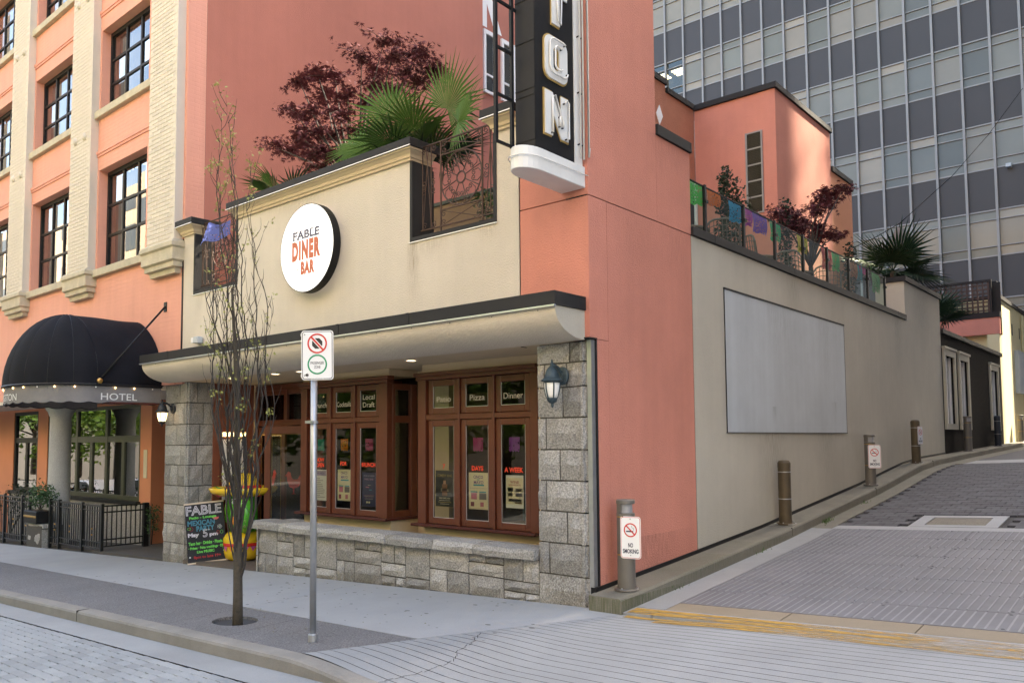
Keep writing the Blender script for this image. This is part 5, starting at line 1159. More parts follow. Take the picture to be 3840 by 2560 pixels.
# ================================================================ glass balustrade of the patio
gr = thing('glass_railing', (-.08, 6.5, 4.35), 'glass railing with black posts above the alley wall', 'railing')
gys = [2.27, 2.80, 3.99, 5.11, 6.28, 7.42, 8.57, 9.70, 10.86]
for y in gys[1:]: obj('post', MB().box(-.10, -.06, y - .022, y + .022, 4.35, 5.03), m_black, gr); obj('clamp', MB().box(-.055, -.04, y - .035, y + .035, 4.78, 4.82), m_black, gr)
for a, b in zip(gys, gys[1:]):
    obj('pane', MB().poly([(-.08, a+.03, 4.38), (-.08, b-.03, 4.38), (-.08, b-.03, 5.0), (-.08, a+.03, 5.0)]), m_rail, gr, fix=False); obj('top_edge', MB().box(-.09, -.07, a + .025, b - .025, 5.0, 5.012), m_black, gr)
# ================================================================ entrance awning
aw = thing('entrance_awning', (-10.42, -1, 2.4), 'black domed canvas awning lettered for the hotel above its entrance', 'awning')
AXC, AR, AB, AH, ZA, YN = -10.42, 1.33, .9, 1.27, 2.68, -1.1
def wr(x, y, z, k=.012):  # canvas sag
    return (x + k*math.sin(9*y + 5*z), y + k*math.sin(7*x + 6*z), z + k*.6*math.sin(8*x + 5*y))
bar_ = MB().grid(lambda u, v: wr(AXC + AR*math.cos(math.pi*u), YN*v, ZA + AH*math.sin(math.pi*u)), 28, 14); obj('barrel_canvas', bar_, m_awn, aw, smooth=True, fix=False)
for g in range(8):
    t0, t1 = math.pi*g/8, math.pi*(g+1)/8
    def gore(u, v):
        th = t0 + (t1-t0)*u; ps = math.pi/2*v; bul = 1 + .012*math.sin(math.pi*u)
        return (AXC + AR*bul*math.cos(th)*math.cos(ps), YN - AB*bul*math.sin(th)*math.cos(ps), ZA + AH*bul*math.sin(ps) + .001*g)
    obj('nose_gore', MB().grid(gore, 6, 12), m_awn, aw, smooth=True, fix=False)
    obj('seam', MB().tube([gore(0, k/12) for k in range(13)], .006, 5), m_black, aw)
plan = [(AXC + AR, -.02), (AXC + AR, -.4), (AXC + AR, -.8)] + [(AXC + AR*math.cos(t), YN - AB*math.sin(t)) for t in [math.pi*i/24 for i in range(25)]] + [(AXC - AR, -.8), (AXC - AR, -.4), (AXC - AR, -.02)]
ls = [0]
for p, q in zip(plan, plan[1:]): ls.append(ls[-1] + math.dist(p, q))
LT = ls[-1]
def onplan(s, inset=0):
    s = max(0, min(LT - 1e-6, s))
    for i in range(len(ls)-1):
        if ls[i+1] >= s:
            t = (s - ls[i])/(ls[i+1]-ls[i]); p, q = Vector(plan[i]), Vector(plan[i+1]); d = (q-p).normalized(); n = Vector((d.y, -d.x)); r_ = p + (q-p)*t + n*(-inset)
            return r_ if True else None
sgn = 1 if (onplan(1, .1) - Vector((AXC, -.5))).length < (onplan(1, 0) - Vector((AXC, -.5))).length else -1
def onp(s, inset): return onplan(s, inset*sgn)
obj('hem_rail', MB().tube([(p[0], p[1], ZA - .01) for p in plan], .022, 6), m_black, aw)
val = MB(); nS = 150
for i in range(nS+1):
    s = LT*i/nS; p = onp(s, .03); zb = 2.385 - .028*abs(math.sin(math.pi*s/.30)); val.v += [(p.x, p.y, ZA - .03), (p.x, p.y, (ZA + zb)/2), (p.x, p.y, zb)]
for i in range(nS):
    for j in (0, 1): val.f.append((i*3+j, i*3+3+j, i*3+4+j, i*3+1+j))
obj('valance', val, m_val, aw, smooth=True, fix=False)
hem = [(*onp(LT*i/nS, .028), 2.385 - .028*abs(math.sin(math.pi*(LT*i/nS)/.30))) for i in range(nS+1)]; obj('valance_piping', MB().tube(hem, .007, 5), m_black, aw)
# letters wrapped round the plan curve
def wrap_text(s, sc, h_, wd, z):
    V, F_ = tmesh(s, .004); x0, x1 = min(p[0] for p in V), max(p[0] for p in V); y0, y1 = min(p[1] for p in V), max(p[1] for p in V); mb = MB()
    for p in V: q = onp(sc - (p[0]-(x0+x1)/2)/(x1-x0)*wd, .022); mb.v.append((q.x, q.y, z + (p[1]-(y0+y1)/2)/(y1-y0)*h_))
    mb.f = list(F_); return obj('lettering', mb, m_letter, aw, fix=False)
m_letter = mat('valance_letter', (.7,.7,.68), .6, 0)
wrap_text('HOTEL', .72, .115, .60, 2.475); wrap_text('KINGSTON', LT/2 + .25, .115, 1.05, 2.475)
ser = MB()
for k in range(5):
    for e in (-1, 1):
        for sgn_ in (-1, 1):
            q = onp(.72 - (k - 2)*.125 + e*.03, .0205)
obj('ceiling_liner', MB().poly([(p[0], p[1], ZA + .05) for p in plan]), mat('awning_liner', (.05,.05,.055), .9, 0), aw, fix=False)
for i in range(18):
    p = onp(LT*(i + .5)/18, .016); t = obj('fairy_bulb', MB().lathe([(.004,.014),(.012,.004),(.010,-.008),(.003,-.014)], (p.x, p.y, ZA - .055), 8), m_bulb if i % 3 else m_milk, aw)
pr_ = MB().tube([(-9.05, -.01, 4.09), (-9.09, -1.08, 2.74)], .017, 8); obj('stay_rod', pr_, m_black, aw, smooth=True)
obj('rosette', MB().lathe([(.05,0),(.045,.02),(.02,.035)], (0,0,0), 12), m_brass, aw).data.transform(Matrix.Translation(Vector((-9.08, -1.08, 2.73)) - ROOT[aw.name]) @ Matrix.Rotation(R(90), 4, 'Y') @ Matrix.Translation(ROOT[aw.name]))
obj('under_frame', MB().box(-9.4, -9.1, -.9, -.05, 2.36, 2.39).box(-9.6, -9.3, -.6, -.2, 2.37, 2.385), m_wooddark, aw)

# ================================================================ patio fence and planter of the hotel
def fence(name, segs, label, ret=False):
    x0, x1 = segs[0], segs[-1]; t = thing(name, ((x0+x1)/2, .2, side_z((x0+x1)/2, .2)), label, 'fence', 'fences of the hotel patio'); Y = .2
    for x in segs:
        zg = side_z(x, Y) - .02; obj('post', MB().box(x - .03, x + .03, Y - .03, Y + .03, zg, .50), m_fence, t, bev=.004)
    for a, b in zip(segs, segs[1:]):
        if b - a < .05: continue
        zg = side_z((a+b)/2, Y)
        for z, hh in ((.45, .035), (.35, .02), (zg + .20, .02), (zg + .08, .025)): obj('rail', MB().box(a + .03, b - .03, Y - .012, Y + .012, z - hh/2, z + hh/2), m_fence, t)
        n_ = max(2, int((b-a)/.105)); 
        for i in range(1, n_):
            x = a + (b-a)*i/n_; obj('picket', MB().box(x - .008, x + .008, Y - .008, Y + .008, zg + .09, .435), m_fence, t)
            if i == n_//2:
                for z in (.0, .12): obj('collar', MB().lathe([(.008,-.02),(.02,0),(.008,.02)], (x, Y, z + zg*.3), 8), m_brass, t)
    if ret:
        X = segs[-1]
        for y, w_ in ((1.07, .05),): obj('post', MB().box(X - w_, X + w_, y - w_, y + w_, side_z(X, y) - .05, .47), m_black, t)
        for z in (.45, .33, side_z(X, .6) + .23, side_z(X, .6) + .1): obj('rail', MB().box(X - .012, X + .012, Y + .03, 1.02, z - .014, z + .014), m_fence, t)
        for i in range(1, 9): y = Y + .85*i/9; obj('picket', MB().box(X - .009, X + .009, y - .009, y + .009, side_z(X, .6) + .11, .44), m_fence, t)
    return t
fence('iron_fence', [-14.5, -14.0, -12.82, -11.9], 'black iron fence right of the stone planter by the entry', True)
fence('iron_fence', [-21.5, -19.9, -18.5, -17.3, -16.15, -15.7], 'black iron fence left of the stone planter')
pp = thing('stone_planter', (-15.03, .25, -.6), 'stone pedestal with ornate black planter box between the fences', 'planter'); rs = random.Random(31)
obj('pedestal_core', MB().box(-15.45, -14.6, .06, .5, -.7, -.10), m_mortar, pp)
for a, b, z0, z1 in ((-15.48,-15.1,-.62,-.16),(-15.1,-14.57,-.62,-.16),(-15.52,-14.53,-.155,-.06)): obj('stone', stone_mb((a, .06, z0), UX, UZ, -UY, b - a, z1 - z0, .3, rs), m_granite, pp, fix=False)
obj('stone', stone_mb((-14.6, .06, -.62), UY, UZ, UX, .42, .56, .1, rs), m_granite, pp, fix=False)
obj('planter_box', MB().box(-15.5, -14.75, .0, .36, -.055, .21), m_black, pp, bev=.012)
for i in range(9): obj('boss', MB().lathe([(.03,0),(.025,.012),(.005,.016)], (0,0,0), 8), m_brass, pp).data.transform(Matrix.Translation(Vector((-15.44 + .08*i, 0, .09)) - ROOT[pp.name]) @ Matrix.Rotation(R(90), 4, 'X') @ Matrix.Translation(ROOT[pp.name]))

# ---------------------------------------------------------------- foliage builders
def leafcloud(pts, rad, count, size, rs, droop=0, flat=.6):
    mb = MB()
    for _ in range(count):
        c = Vector(rs.choice(pts)); d = Vector((rs.gauss(0,1), rs.gauss(0,1), rs.gauss(0,1)*flat)).normalized() * rad * rs.random()**.45
        p = c + d; s = size * rs.uniform(.6, 1.3); a = Vector((rs.gauss(0,1), rs.gauss(0,1), rs.gauss(0,.6) - droop)).normalized(); b = a.cross(Vector((rs.gauss(0,1), rs.gauss(0,1), rs.gauss(0,1)))).normalized()
        mb.add([p, p + a*s*.5 + b*s*.28, p + a*s, p + a*s*.5 - b*s*.28], [(0,1,2,3)])
    return mb
MLEAF = [(0,0)]
for k, (ang, ln) in enumerate(((-150,.35),(-95,.75),(-48,.95),(0,1.15),(48,.95),(95,.75),(150,.35))):
    a = R(ang); MLEAF.append((ln*math.sin(a), ln*math.cos(a)))
    if k < 6: b = R((ang + (-95,-48,0,48,95,150)[k])/2); MLEAF.append((.26*math.sin(b), .26*math.cos(b)))
def maple_leaf(mb, p, a, b, s):
    o = len(mb.v); mb.v += [tuple(p + b*(x*s) + a*(y*s) + a.cross(b)*(abs(x)*s*.18)) for x, y in MLEAF]; n = len(MLEAF)
    for i in range(1, n-1): mb.f.append((o, o+i, o+i+1))
def maple(name, base, z0, clusters, label, per, size, rad, rs, group=None):
    t = thing(name, base, label, 'tree', group); fork = Vector(base) + Vector((0,0,z0)); br = MB(); lv = MB()
    br.tube([base, Vector(base) + Vector((.05,0,z0*.5)), fork], [.06,.05,.045], 8)
    for c in clusters:
        c = Vector(c); mid = fork.lerp(c, .5) + Vector((rs.uniform(-.1,.1), rs.uniform(-.1,.1), .12)); br.tube([fork, mid, c + Vector((0,0,-.05))], [.03,.016,.006], 6)
        out = Vector((c.x - fork.x, c.y - fork.y, 0)); out = out.normalized() if out.length > .01 else Vector((1,0,0))
        for _ in range(5):
            d = (out + Vector((rs.gauss(0,.8), rs.gauss(0,.8), rs.gauss(0,.25)))).normalized()*rad*rs.uniform(.6,1.1); e = c + d; br.tube([c - d*.3, c + d*.4 + Vector((0,0,.03)), e - Vector((0,0,.05))], [.006,.004,.002], 4)
            for _ in range(per//5):
                q = c + d*rs.uniform(-.4, 1.0) + Vector((rs.gauss(0,.06), rs.gauss(0,.06), rs.gauss(0,.05)))
                a = (d.normalized() + Vector((rs.gauss(0,.6), rs.gauss(0,.6), -.55 + rs.gauss(0,.3)))).normalized(); b = a.cross(Vector((rs.gauss(0,.5), rs.gauss(0,.5), 1))).normalized(); maple_leaf(lv, q, a, b, size*rs.uniform(.65,1.2))
    obj('trunk', br, m_twig, t, fix=False); obj('crown', lv, m_maple, t, fix=False); return t
MC = [(-4.64,1.2,7.9),(-4.1,.9,7.37),(-4.18,1.5,7.68),(-3.59,1.3,7.12),(-3.92,1.0,7.12),(-5.33,1.6,7.8),(-6.46,1.3,8.01),(-6.52,1.0,7.77),(-6.37,1.6,8.01),(-4.8,.9,7.56),(-5.5,1.2,7.31),(-6.48,1.5,7.7),(-6.07,.9,7.09),(-6.93,1.2,7.38),(-5.35,1.0,6.88),(-5.3,1.4,7.18),(-6.66,1.1,6.9),(-7.45,1.2,6.93),(-7.49,1.5,6.94),(-5.89,.9,6.71),(-5.96,1.3,6.78),(-5.15,1.1,6.58),(-6.7,1.4,6.65),(-5.54,.9,6.27),(-5.49,1.2,6.38),(-4.67,1.4,7.21),(-3.75,1.1,6.94),(-4.61,1.0,7.09),(-6.18,1.2,6.25),(-7.24,1.6,7.03)]
maple('maple_tree', (-5.3, 1.2, 4.1), 1.5, MC, 'purple Japanese maple rising behind the cream parapet', 260, .062, .42, random.Random(41))
MC2 = [(-.75,10.52,6.97),(-1,10.76,6.96),(-1.25,10.89,7.09),(-.75,9.11,6.44),(-1,10.33,6.68),(-1.25,10.15,6.6),(-.75,9.08,6.17),(-1,7.63,5.84),(-1.25,8.68,6.05),(-.75,7.86,5.81),(-1,8.26,5.79),(-1.25,9.65,6.18),(-.75,8.17,5.63),(-1,9.5,5.97),(-1.25,10.5,6.07),(-.75,9.51,5.8),(-1,10.77,6.05),(-1.25,10.1,5.96),(-.75,7.84,5.56)]
maple('maple_tree', (-1.0, 9.2, 4.1), 1.0, MC2, 'small purple Japanese maple on the patio behind the glass railing', 110, .08, .32, random.Random(42))

def palm(base, zc, label, n, rs, ln=.75, blade=.55, mt=None, spread=1.0, bias=None, zmin=-.5, trunk=.07, fan=R(215), nb=26, hubs=()):
    t = thing('fan_palm', base, label, 'palm'); b0 = Vector(base); top = Vector((base[0], base[1], zc))
    obj('trunk', MB().tube([b0, top], [trunk*1.2, trunk], 10), m_bark, t)
    for k in range(n + len(hubs)):
        az = 2*math.pi*(k*.381966) + rs.uniform(-.2,.2); el = rs.uniform(zmin, 1.0)
        d = Vector((math.cos(az)*math.cos(el), math.sin(az)*math.cos(el), math.sin(el)))
        if bias: d = (d + Vector(bias)).normalized()
        st = ln*rs.uniform(.5,.95)*spread; hub = top + d*st + Vector((0,0,-.06*st)); bl_ = blade*rs.uniform(.8,1.1)
        hb = k >= n
        if hb: hx = hubs[k-n]; hub = Vector(hx[:3]); d = (hub - top).normalized(); bl_ = hx[3]; st = (hub - top).length
        mb = MB().tube([top, top.lerp(hub, .5) + Vector((0,0,.04)), hub], [.014,.01,.008], 5)
        side = d.cross(UZ); side = side.normalized() if side.length > .05 else Vector((1,0,0)); upn = side.cross(d).normalized(); tilt = rs.uniform(-.3,.3); side = (side*math.cos(tilt) + upn*math.sin(tilt)).normalized()
        if hb: side = d.cross(Vector((.55,-.7,.25 + rs.uniform(-.3,.3)))).normalized()
        upn = side.cross(d).normalized(); fn_ = R(235) if hb else fan; nb_ = 34 if hb else nb
        for i in range(nb_):
            a = -fn_/2 + fn_*i/(nb_-1); e = (d*math.cos(a) + side*math.sin(a)); wv = (side*math.cos(a) - d*math.sin(a)); L_ = bl_*(1 - .3*(abs(a)/(fn_/2))**2)*rs.uniform(.9,1.06); dr_ = rs.uniform(.0,.08)*(1 + 1.2*(abs(a)/(fn_/2)))
            m1 = hub + e*L_*.5 + upn*.02 ; tip = hub + e*L_ - Vector((0,0,dr_)); w1 = .5*L_*fn_/nb_*.45
            mb.add([hub, m1 + wv*w1, tip, m1 - wv*w1, m1 - upn*.012], [(0,1,4),(0,4,3),(1,2,4),(4,2,3)])
        obj('frond', mb, m_green_leaf2 if hb else rs.choice(mt or [m_green_leaf, m_green_leaf, m_green_leaf2]), t, fix=False)
    return t
palm((-3.55, .95, 4.1), 5.6, 'large green fan palm behind the parapet beside the iron railing', 11, random.Random(51), .55, .7, spread=1.0, zmin=-.1, mt=[m_green_leaf, m_palmdk], hubs=[(-3.95,.8,6.36,.78),(-2.85,.8,6.2,.8),(-4.7,.8,6.1,.62),(-3.3,.6,5.95,.7),(-4.15,.6,5.85,.6),(-2.55,.7,5.9,.65),(-3.05,.55,5.75,.6)])
palm((-6.55, .75, 4.1), 5.62, 'small dark fan palm at the left end of the parapet', 9, random.Random(54), .4, .6, [m_green_leaf, m_palmdk], zmin=-.15)
palm((-5.3, .7, 4.1), 5.45, 'low dark fan palm below the maple', 7, random.Random(57), .35, .5, [m_palmdk], zmin=-.1)
palm((-.75, 14.1, 4.1), 5.75, 'dark fan palm behind the alley pier cap', 15, random.Random(52), .55, 1.05, [m_palmdk, m_palmdk, m_green_leaf], zmin=-.35)
palm((-.65, 17.2, 2.0), 4.75, 'dark fan palm drooping over the annex coping', 13, random.Random(53), .5, .9, [m_palmdk], zmin=-.8)

def shrub(name, base, pts, rad, cnt, size, mt, label, cat, rs, group=None, flat=.8):
    t = thing(name, base, label, cat, group); obj('foliage', leafcloud(pts, rad, cnt, size, rs, -.2, flat), mt, t, fix=False); st = MB()
    for p in pts[:6]: st.tube([base, p], [.012,.005], 5)
    obj('stem', st, m_twig, t, fix=False); return t
rs = random.Random(61)
shrub('planter_shrub', (-15.1, .2, .2), [(-15.4,.2,.4),(-15.1,.2,.5),(-14.85,.25,.45),(-15.2,.2,.65),(-14.9,.2,.62),(-14.6,.2,.55)], .24, 900, .06, m_shrub, 'bushy green shrub in the ornate planter box', 'shrub', rs)
shrub('patio_shrub', (-18.6, .75, -.6), [(-18.9+.35*i, .75, .1+.2*(i%3)) for i in range(6)], .35, 500, .07, m_cyp, 'dark shrub behind the left fence', 'shrub', rs)
shrub('wall_creeper', (-11.9, 1.2, -.4), [(-11.75,1.15,-.05),(-11.7,1.15,.15),(-11.72,1.15,.3)], .16, 260, .05, m_shrub, 'small leafy creeper beside the left stone column', 'creeper', rs)
for i, (x, y, zt, lb) in enumerate(((-1.0,5.33,6.02,'tall thin dark cypress behind the second glass pane'), (-.95,5.62,5.9,'bushy dark cypress beside the thin one'), (-1.0,7.9,6.05,'slim dark cypress against the patio maple'), (-.9,11.3,5.8,'small dark cypress behind the last glass panes'))):
    pts = [(x + random.uniform(-.04,.04), y + random.uniform(-.04,.04), 4.6 + (zt-4.6)*k/12) for k in range(13)] + ([(x-.1, y+.15, 5.5),(x+.05,y+.2,5.6),(x,y+.12,5.3)] if i == 1 else [])
    shrub('cypress', (x, y, 4.1), pts, .16 if i != 0 else .11, 900, .07, m_cyp, lb, 'cypress', rs, 'cypresses on the patio', 1.2)
shrub('terrace_bush', (-2.6, 1.5, 4.1), [(-2.55,1.3,4.7),(-2.6,1.4,4.9),(-2.75,1.4,5.05),(-2.45,1.35,5.0)], .18, 350, .06, m_shrub, 'leafy bush seen through the right railing', 'shrub', rs)

# ================================================================ bare upright street tree
tr_ = thing('street_tree', (-2.95, -2.2, -.2), 'slim upright street tree with bare dark stems and first pale leaves', 'tree'); rs = random.Random(71); TB = Vector((-2.93, -2.2, -.25))
tk = MB().tube([TB, TB + Vector((.0,0,.35)), TB + Vector((-.01,0,.75)), TB + Vector((-.03,0,1.2)), TB + Vector((-.06,0,1.9)), TB + Vector((-.10,0,2.7)), TB + Vector((-.2,.0,3.6))], [.055,.048,.045,.038,.03,.022,.012], 10)
obj('trunk', tk, m_bark, tr_, smooth=True, fix=False); tips = []
def stem(p0, dirs, r0, step, n, out, zl, hold):
    P = [Vector(p0)]; d = Vector(dirs).normalized(); wob = Vector((0, 0, 0))
    for i in range(n):
        z = P[-1].z; ax_ = -2.97 - .065*z; wob = wob*.6 + Vector((rs.gauss(0,.13), rs.gauss(0,.13), 0))
        k = max(0.0, 1 - (max(0, z - 2.6)/3.2)**1.6); tx = ax_ + hold[0]*k; ty = -2.2 + hold[1]*k
        d = Vector(((tx - P[-1].x)*.9, (ty - P[-1].y)*.9, 1)) + wob; d.normalize(); P.append(P[-1] + d*step)
        if P[-1].z > zl: break
    rr = [r0*(1 - .88*i/(len(P)-1)) for i in range(len(P))]; out.tube(P, rr, 5); return P
for k in range(19):
    z = rs.uniform(.5, 1.6); a = k*2.4 + rs.uniform(-.4,.4); p0 = TB + Vector((-.02*z + .02*math.cos(a), .02*math.sin(a), z)); zl = rs.uniform(2.9, 5.2) if k > 3 else (5.6, 5.3, 5.0, 4.9)[k]; mb = MB()
    ho_ = rs.uniform(.15, .66) if k > 3 else .12
    P = stem(p0, (.4*math.cos(a), .4*math.sin(a), 1), rs.uniform(.008,.017), .10, 66, mb, zl, (ho_*math.cos(a), ho_*.8*math.sin(a)))
    for i in range(4, len(P)-1):
        if rs.random() < .62:
            a2 = rs.uniform(0, 6.28); Q = [P[i]]; d = Vector((.55*math.cos(a2), .55*math.sin(a2), .8)).normalized()
            for _ in range(rs.randint(2, 7)):
                d = (d + Vector((rs.gauss(0,.16), rs.gauss(0,.16), .30))).normalized(); Q.append(Q[-1] + d*rs.uniform(.04,.08))
            mb.tube(Q, [.0042*(1-.7*j/(len(Q)-1)) for j in range(len(Q))], 4); tips.append(Q[-1])
            if rs.random() < .5: tips.append(Q[len(Q)//2])
    tips.append(P[-1]); tips.append(P[-2]); tips.append(P[-3]); obj('stem', mb, m_twig, tr_, fix=False)
lf = MB()
for p in tips:
    if rs.random() > (.62 if p.z > 4.2 else .13 if p.z > 2 else .07): continue
    for _ in range(rs.randint(6, 12)):
        q = p + Vector((rs.gauss(0,.03), rs.gauss(0,.03), rs.gauss(-.01,.035))); a = Vector((rs.gauss(0,1), rs.gauss(0,1), rs.gauss(-.2,.5))).normalized(); b = a.cross(Vector((rs.gauss(0,1), rs.gauss(0,1), 1))).normalized(); maple_leaf(lf, q, a, b, rs.uniform(.02,.036))
obj('young_leaves', lf, m_bud, tr_, fix=False)
obj('tie_wire', MB().tube([(-2.96 + .06*math.cos(a), -2.2 + .06*math.sin(a), 1.06 + .01*a) for a in [i*.5 for i in range(13)]], .003, 4), m_galv, tr_)

# ================================================================ chalkboard
cb = thing('chalkboard', (-7.78, .13, -.30), 'chalkboard advertising a Mexican party leaning by the left stone column', 'chalkboard')
A0 = Vector((-7.90, -.11, -.285)); B0 = Vector((-7.60, .42, -.235)); u = (B0 - A0).normalized(); n = Vector((u.y, -u.x, 0)).normalized(); v = (UZ - n*.12); v = (v - u*v.dot(u)).normalized(); BW, BH = .60, .97
def bp_(a, b, d=0): return A0 + u*a + v*b + n*d
obj('board', MB().prism([bp_(0,.02), bp_(BW,.02), bp_(BW,BH), bp_(0,BH)], -n*.015), mat('chalk_black', (.022,.023,.028), .9, .5, 6, fine=.3, bscale=40), cb)
m_strip = mat('pale_wood_strip', (.62,.5,.38), .6, .1)
for z in (0, BH - .005): obj('wood_strip', MB().prism([bp_(-.01,z-.004,.004), bp_(BW+.01,z-.004,.004), bp_(BW+.01,z+.02,.004), bp_(-.01,z+.02,.004)], -n*.022), m_strip, cb)
def bs2(a, b): return bp_(a, b, -.0)
obj('rear_leg', MB().prism([bp_(.05,BH-.05,-.02), bp_(BW-.05,BH-.05,-.02), bp_(BW-.05,.0,-.34), bp_(.05,.0,-.34)], -n*.015), m_black, cb)
ch_w = mat('chalk_white', (.62,.6,.66), .9, .2, 40); ch_g = mat('chalk_green', (.16,.62,.12), .9, .2, 40); ch_b = mat('chalk_blue', (.08,.3,.42), .9, .2, 40); ch_r = mat('chalk_red', (.45,.04,.05), .9, .2, 40); ch_p = mat('chalk_pink', (.6,.12,.12), .9, .2, 40)
nu = n
def chalk(s, a, b, h_, wd, mt, outline=.012, sh=0): return lettering('chalk_writing', s, bp_(a, b, .002), u, v, h_, mt, cb, width=wd, outline=outline, shear=sh)
chalk('FABLE', .29, .86, .155, .55, ch_w, .03); chalk('Patio - Lounge', .27, .735, .055, .42, ch_g, .05); chalk('MEXICAN', .24, .655, .085, .42, ch_b, .035); chalk('PARTY', .30, .56, .085, .28, ch_b, .035)
chalk('May', .11, .455, .085, .17, ch_w, .05); chalk('5', .29, .475, .13, .075, ch_w, .03); chalk('th', .35, .53, .025, .04, ch_w, .05); chalk('pm', .42, .435, .06, .13, ch_w, .05)
chalk('Taco bar · Drinks · Pinata ·', .30, .325, .055, .55, ch_g, .055); chalk('· Prizes · Fake weddings · DJ ·', .30, .245, .055, .56, ch_g, .055); chalk('Live MUSIC', .28, .185, .045, .27, ch_g, .055); chalk('8pm to late 19+', .30, .095, .06, .42, ch_r, .04)
def ring2(a, b, r_, mt, ry=None): obj('chalk_drawing', MB().tube([bp_(a + r_*math.cos(t), b + (ry or r_)*math.sin(t), .003) for t in [i*.42 for i in range(15)]], .003, 4, closed=True), mt, cb)
obj('chalk_drawing', MB().poly([bp_(.47 + .05*math.cos(t), .72 - .035*abs(math.sin(t))*1.2, .003) for t in [i*math.pi/8 for i in range(9)]]), ch_p, cb, fix=False)
for k in range(5): ring2(.52 + .022*math.cos(k*1.257), .56 + .022*math.sin(k*1.257), .013, ch_w)
ring2(.52, .56, .01, ch_g); ring2(.49, .47, .02, ch_r, .028); ring2(.545, .47, .02, ch_g, .028); ring2(.08, .565, .03, ch_r, .03); ring2(.05, .57, .025, ch_g, .02)
for a, b in ((.035,.11),(.56,.165)): obj('tack', MB().disc(bp_(a, b, .002), u, v, .014, 12, n*.006), m_galv, cb)

# ================================================================ inflatable cactus
cc = thing('inflatable_cactus', (-7.45, .6, -.245), 'inflatable green cactus in a yellow sombrero beside the chalkboard', 'inflatable')
g1 = mat('vinyl_green', (.07,.36,.03), .25, .1, 4); g2 = mat('vinyl_light_green', (.2,.55,.06), .25, .1, 4); y1 = mat('vinyl_yellow', (.75,.5,.03), .25, .06, 4); r1 = mat('vinyl_red', (.6,.04,.03), .25, 0); o1 = mat('vinyl_orange', (.75,.25,.02), .25, 0); p1 = mat('vinyl_pink', (.6,.12,.35), .25, 0)
C0 = Vector((-7.45, .6, 0)); rib = lambda a, z: 1 + .05*math.cos(8*a)
obj('base', MB().lathe([(.2,-.24),(.27,-.2),(.3,-.1),(.29,.02),(.31,.06),(.31,.12),(.26,.2),(.2,.22)], C0, 28), y1, cc, smooth=True)
obj('base_trim', MB().lathe([(.305,.0),(.312,.01),(.312,.045),(.305,.055)], C0, 28), r1, cc); 
for k in range(16):
    a = 2*math.pi*k/16; e = Vector((math.cos(a), math.sin(a), 0)); s = Vector((-e.y, e.x, 0)); obj('pennant', MB().poly([C0 + e*.316 + s*.05 + UZ*.0, C0 + e*.316 - s*.05, C0 + e*.303 - UZ*.08]), (p1, o1, g2)[k % 3], cc, fix=False)
obj('body', MB().lathe([(.12,.18),(.2,.22),(.23,.35),(.22,.6),(.19,.8),(.12,.92),(.03,.96)], C0, 40, fn=rib), g1, cc, smooth=True)
for s in (-1, 1):
    e = Vector((.75*s, -.35 if s > 0 else .1, 0)).normalized(); P = [C0 + e*.15 + UZ*.36, C0 + e*.36 + UZ*.33, C0 + e*.48 + UZ*.42, C0 + e*.5 + UZ*.58, C0 + e*.46 + UZ*.72, C0 + e*.44 + UZ*.78]
    obj('arm', MB().tube(P, [.1,.11,.11,.105,.085,.03], 14), g1, cc, smooth=True); obj('arm_stripe', MB().tube([p - Vector((0,.085,0)) + e*.01 for p in P[2:]], [.03,.03,.025,.01], 6), g2, cc, smooth=True)
brim = MB().lathe([(.24,.86),(.42,.82),(.52,.87),(.56,.94),(.52,.955),(.4,.90),(.24,.93)], C0, 40, fn=lambda a, z: 1 + .03*math.cos(2*a)); obj('sombrero_brim', brim, y1, cc, smooth=True)
obj('sombrero_crown', MB().lathe([(.28,.92),(.24,1.05),(.16,1.16),(.05,1.19)], C0, 28), y1, cc, smooth=True); obj('sombrero_band', MB().lathe([(.29,.93),(.275,.99)], C0, 28), r1, cc)
for k in range(12):
    a = 2*math.pi*k/12; e = Vector((math.cos(a), math.sin(a), 0)); s = Vector((-e.y, e.x, 0)); obj('brim_patch', MB().poly([C0 + e*.43 + UZ*.925 + s*.06, C0 + e*.545 + UZ*.972, C0 + e*.43 + UZ*.925 - s*.06]), (r1, g1)[k % 2], cc, fix=False); obj('brim_patch', MB().poly([C0 + e*.42 + UZ*.812 + s*.07, C0 + e*.53 + UZ*.872, C0 + e*.42 + UZ*.812 - s*.07]), (r1, g1, o1)[k % 3], cc, fix=False)
ff = Vector((.55, -.83, 0)); sd = Vector((.83, .55, 0)); gc = C0 + ff*.24 + UZ*.42
obj('guitar', MB().lathe([(.08,0),(.085,.02),(.07,.03)], (0,0,0), 16), o1, cc).data.transform(Matrix.Translation(gc - ROOT[cc.name]) @ ff.to_track_quat('Z', 'Y').to_matrix().to_4x4() @ Matrix.Translation(ROOT[cc.name])); obj('guitar_neck', MB().tube([gc, gc + UZ*.28 + sd*.03], .018, 6), y1, cc)
for s in (-1, 1): obj('eye', MB().lathe([(.035,-.03),(.04,0),(.02,.03)], C0 + ff*.19 + sd*.07*s + UZ*.72, 12), m_white, cc, smooth=True)

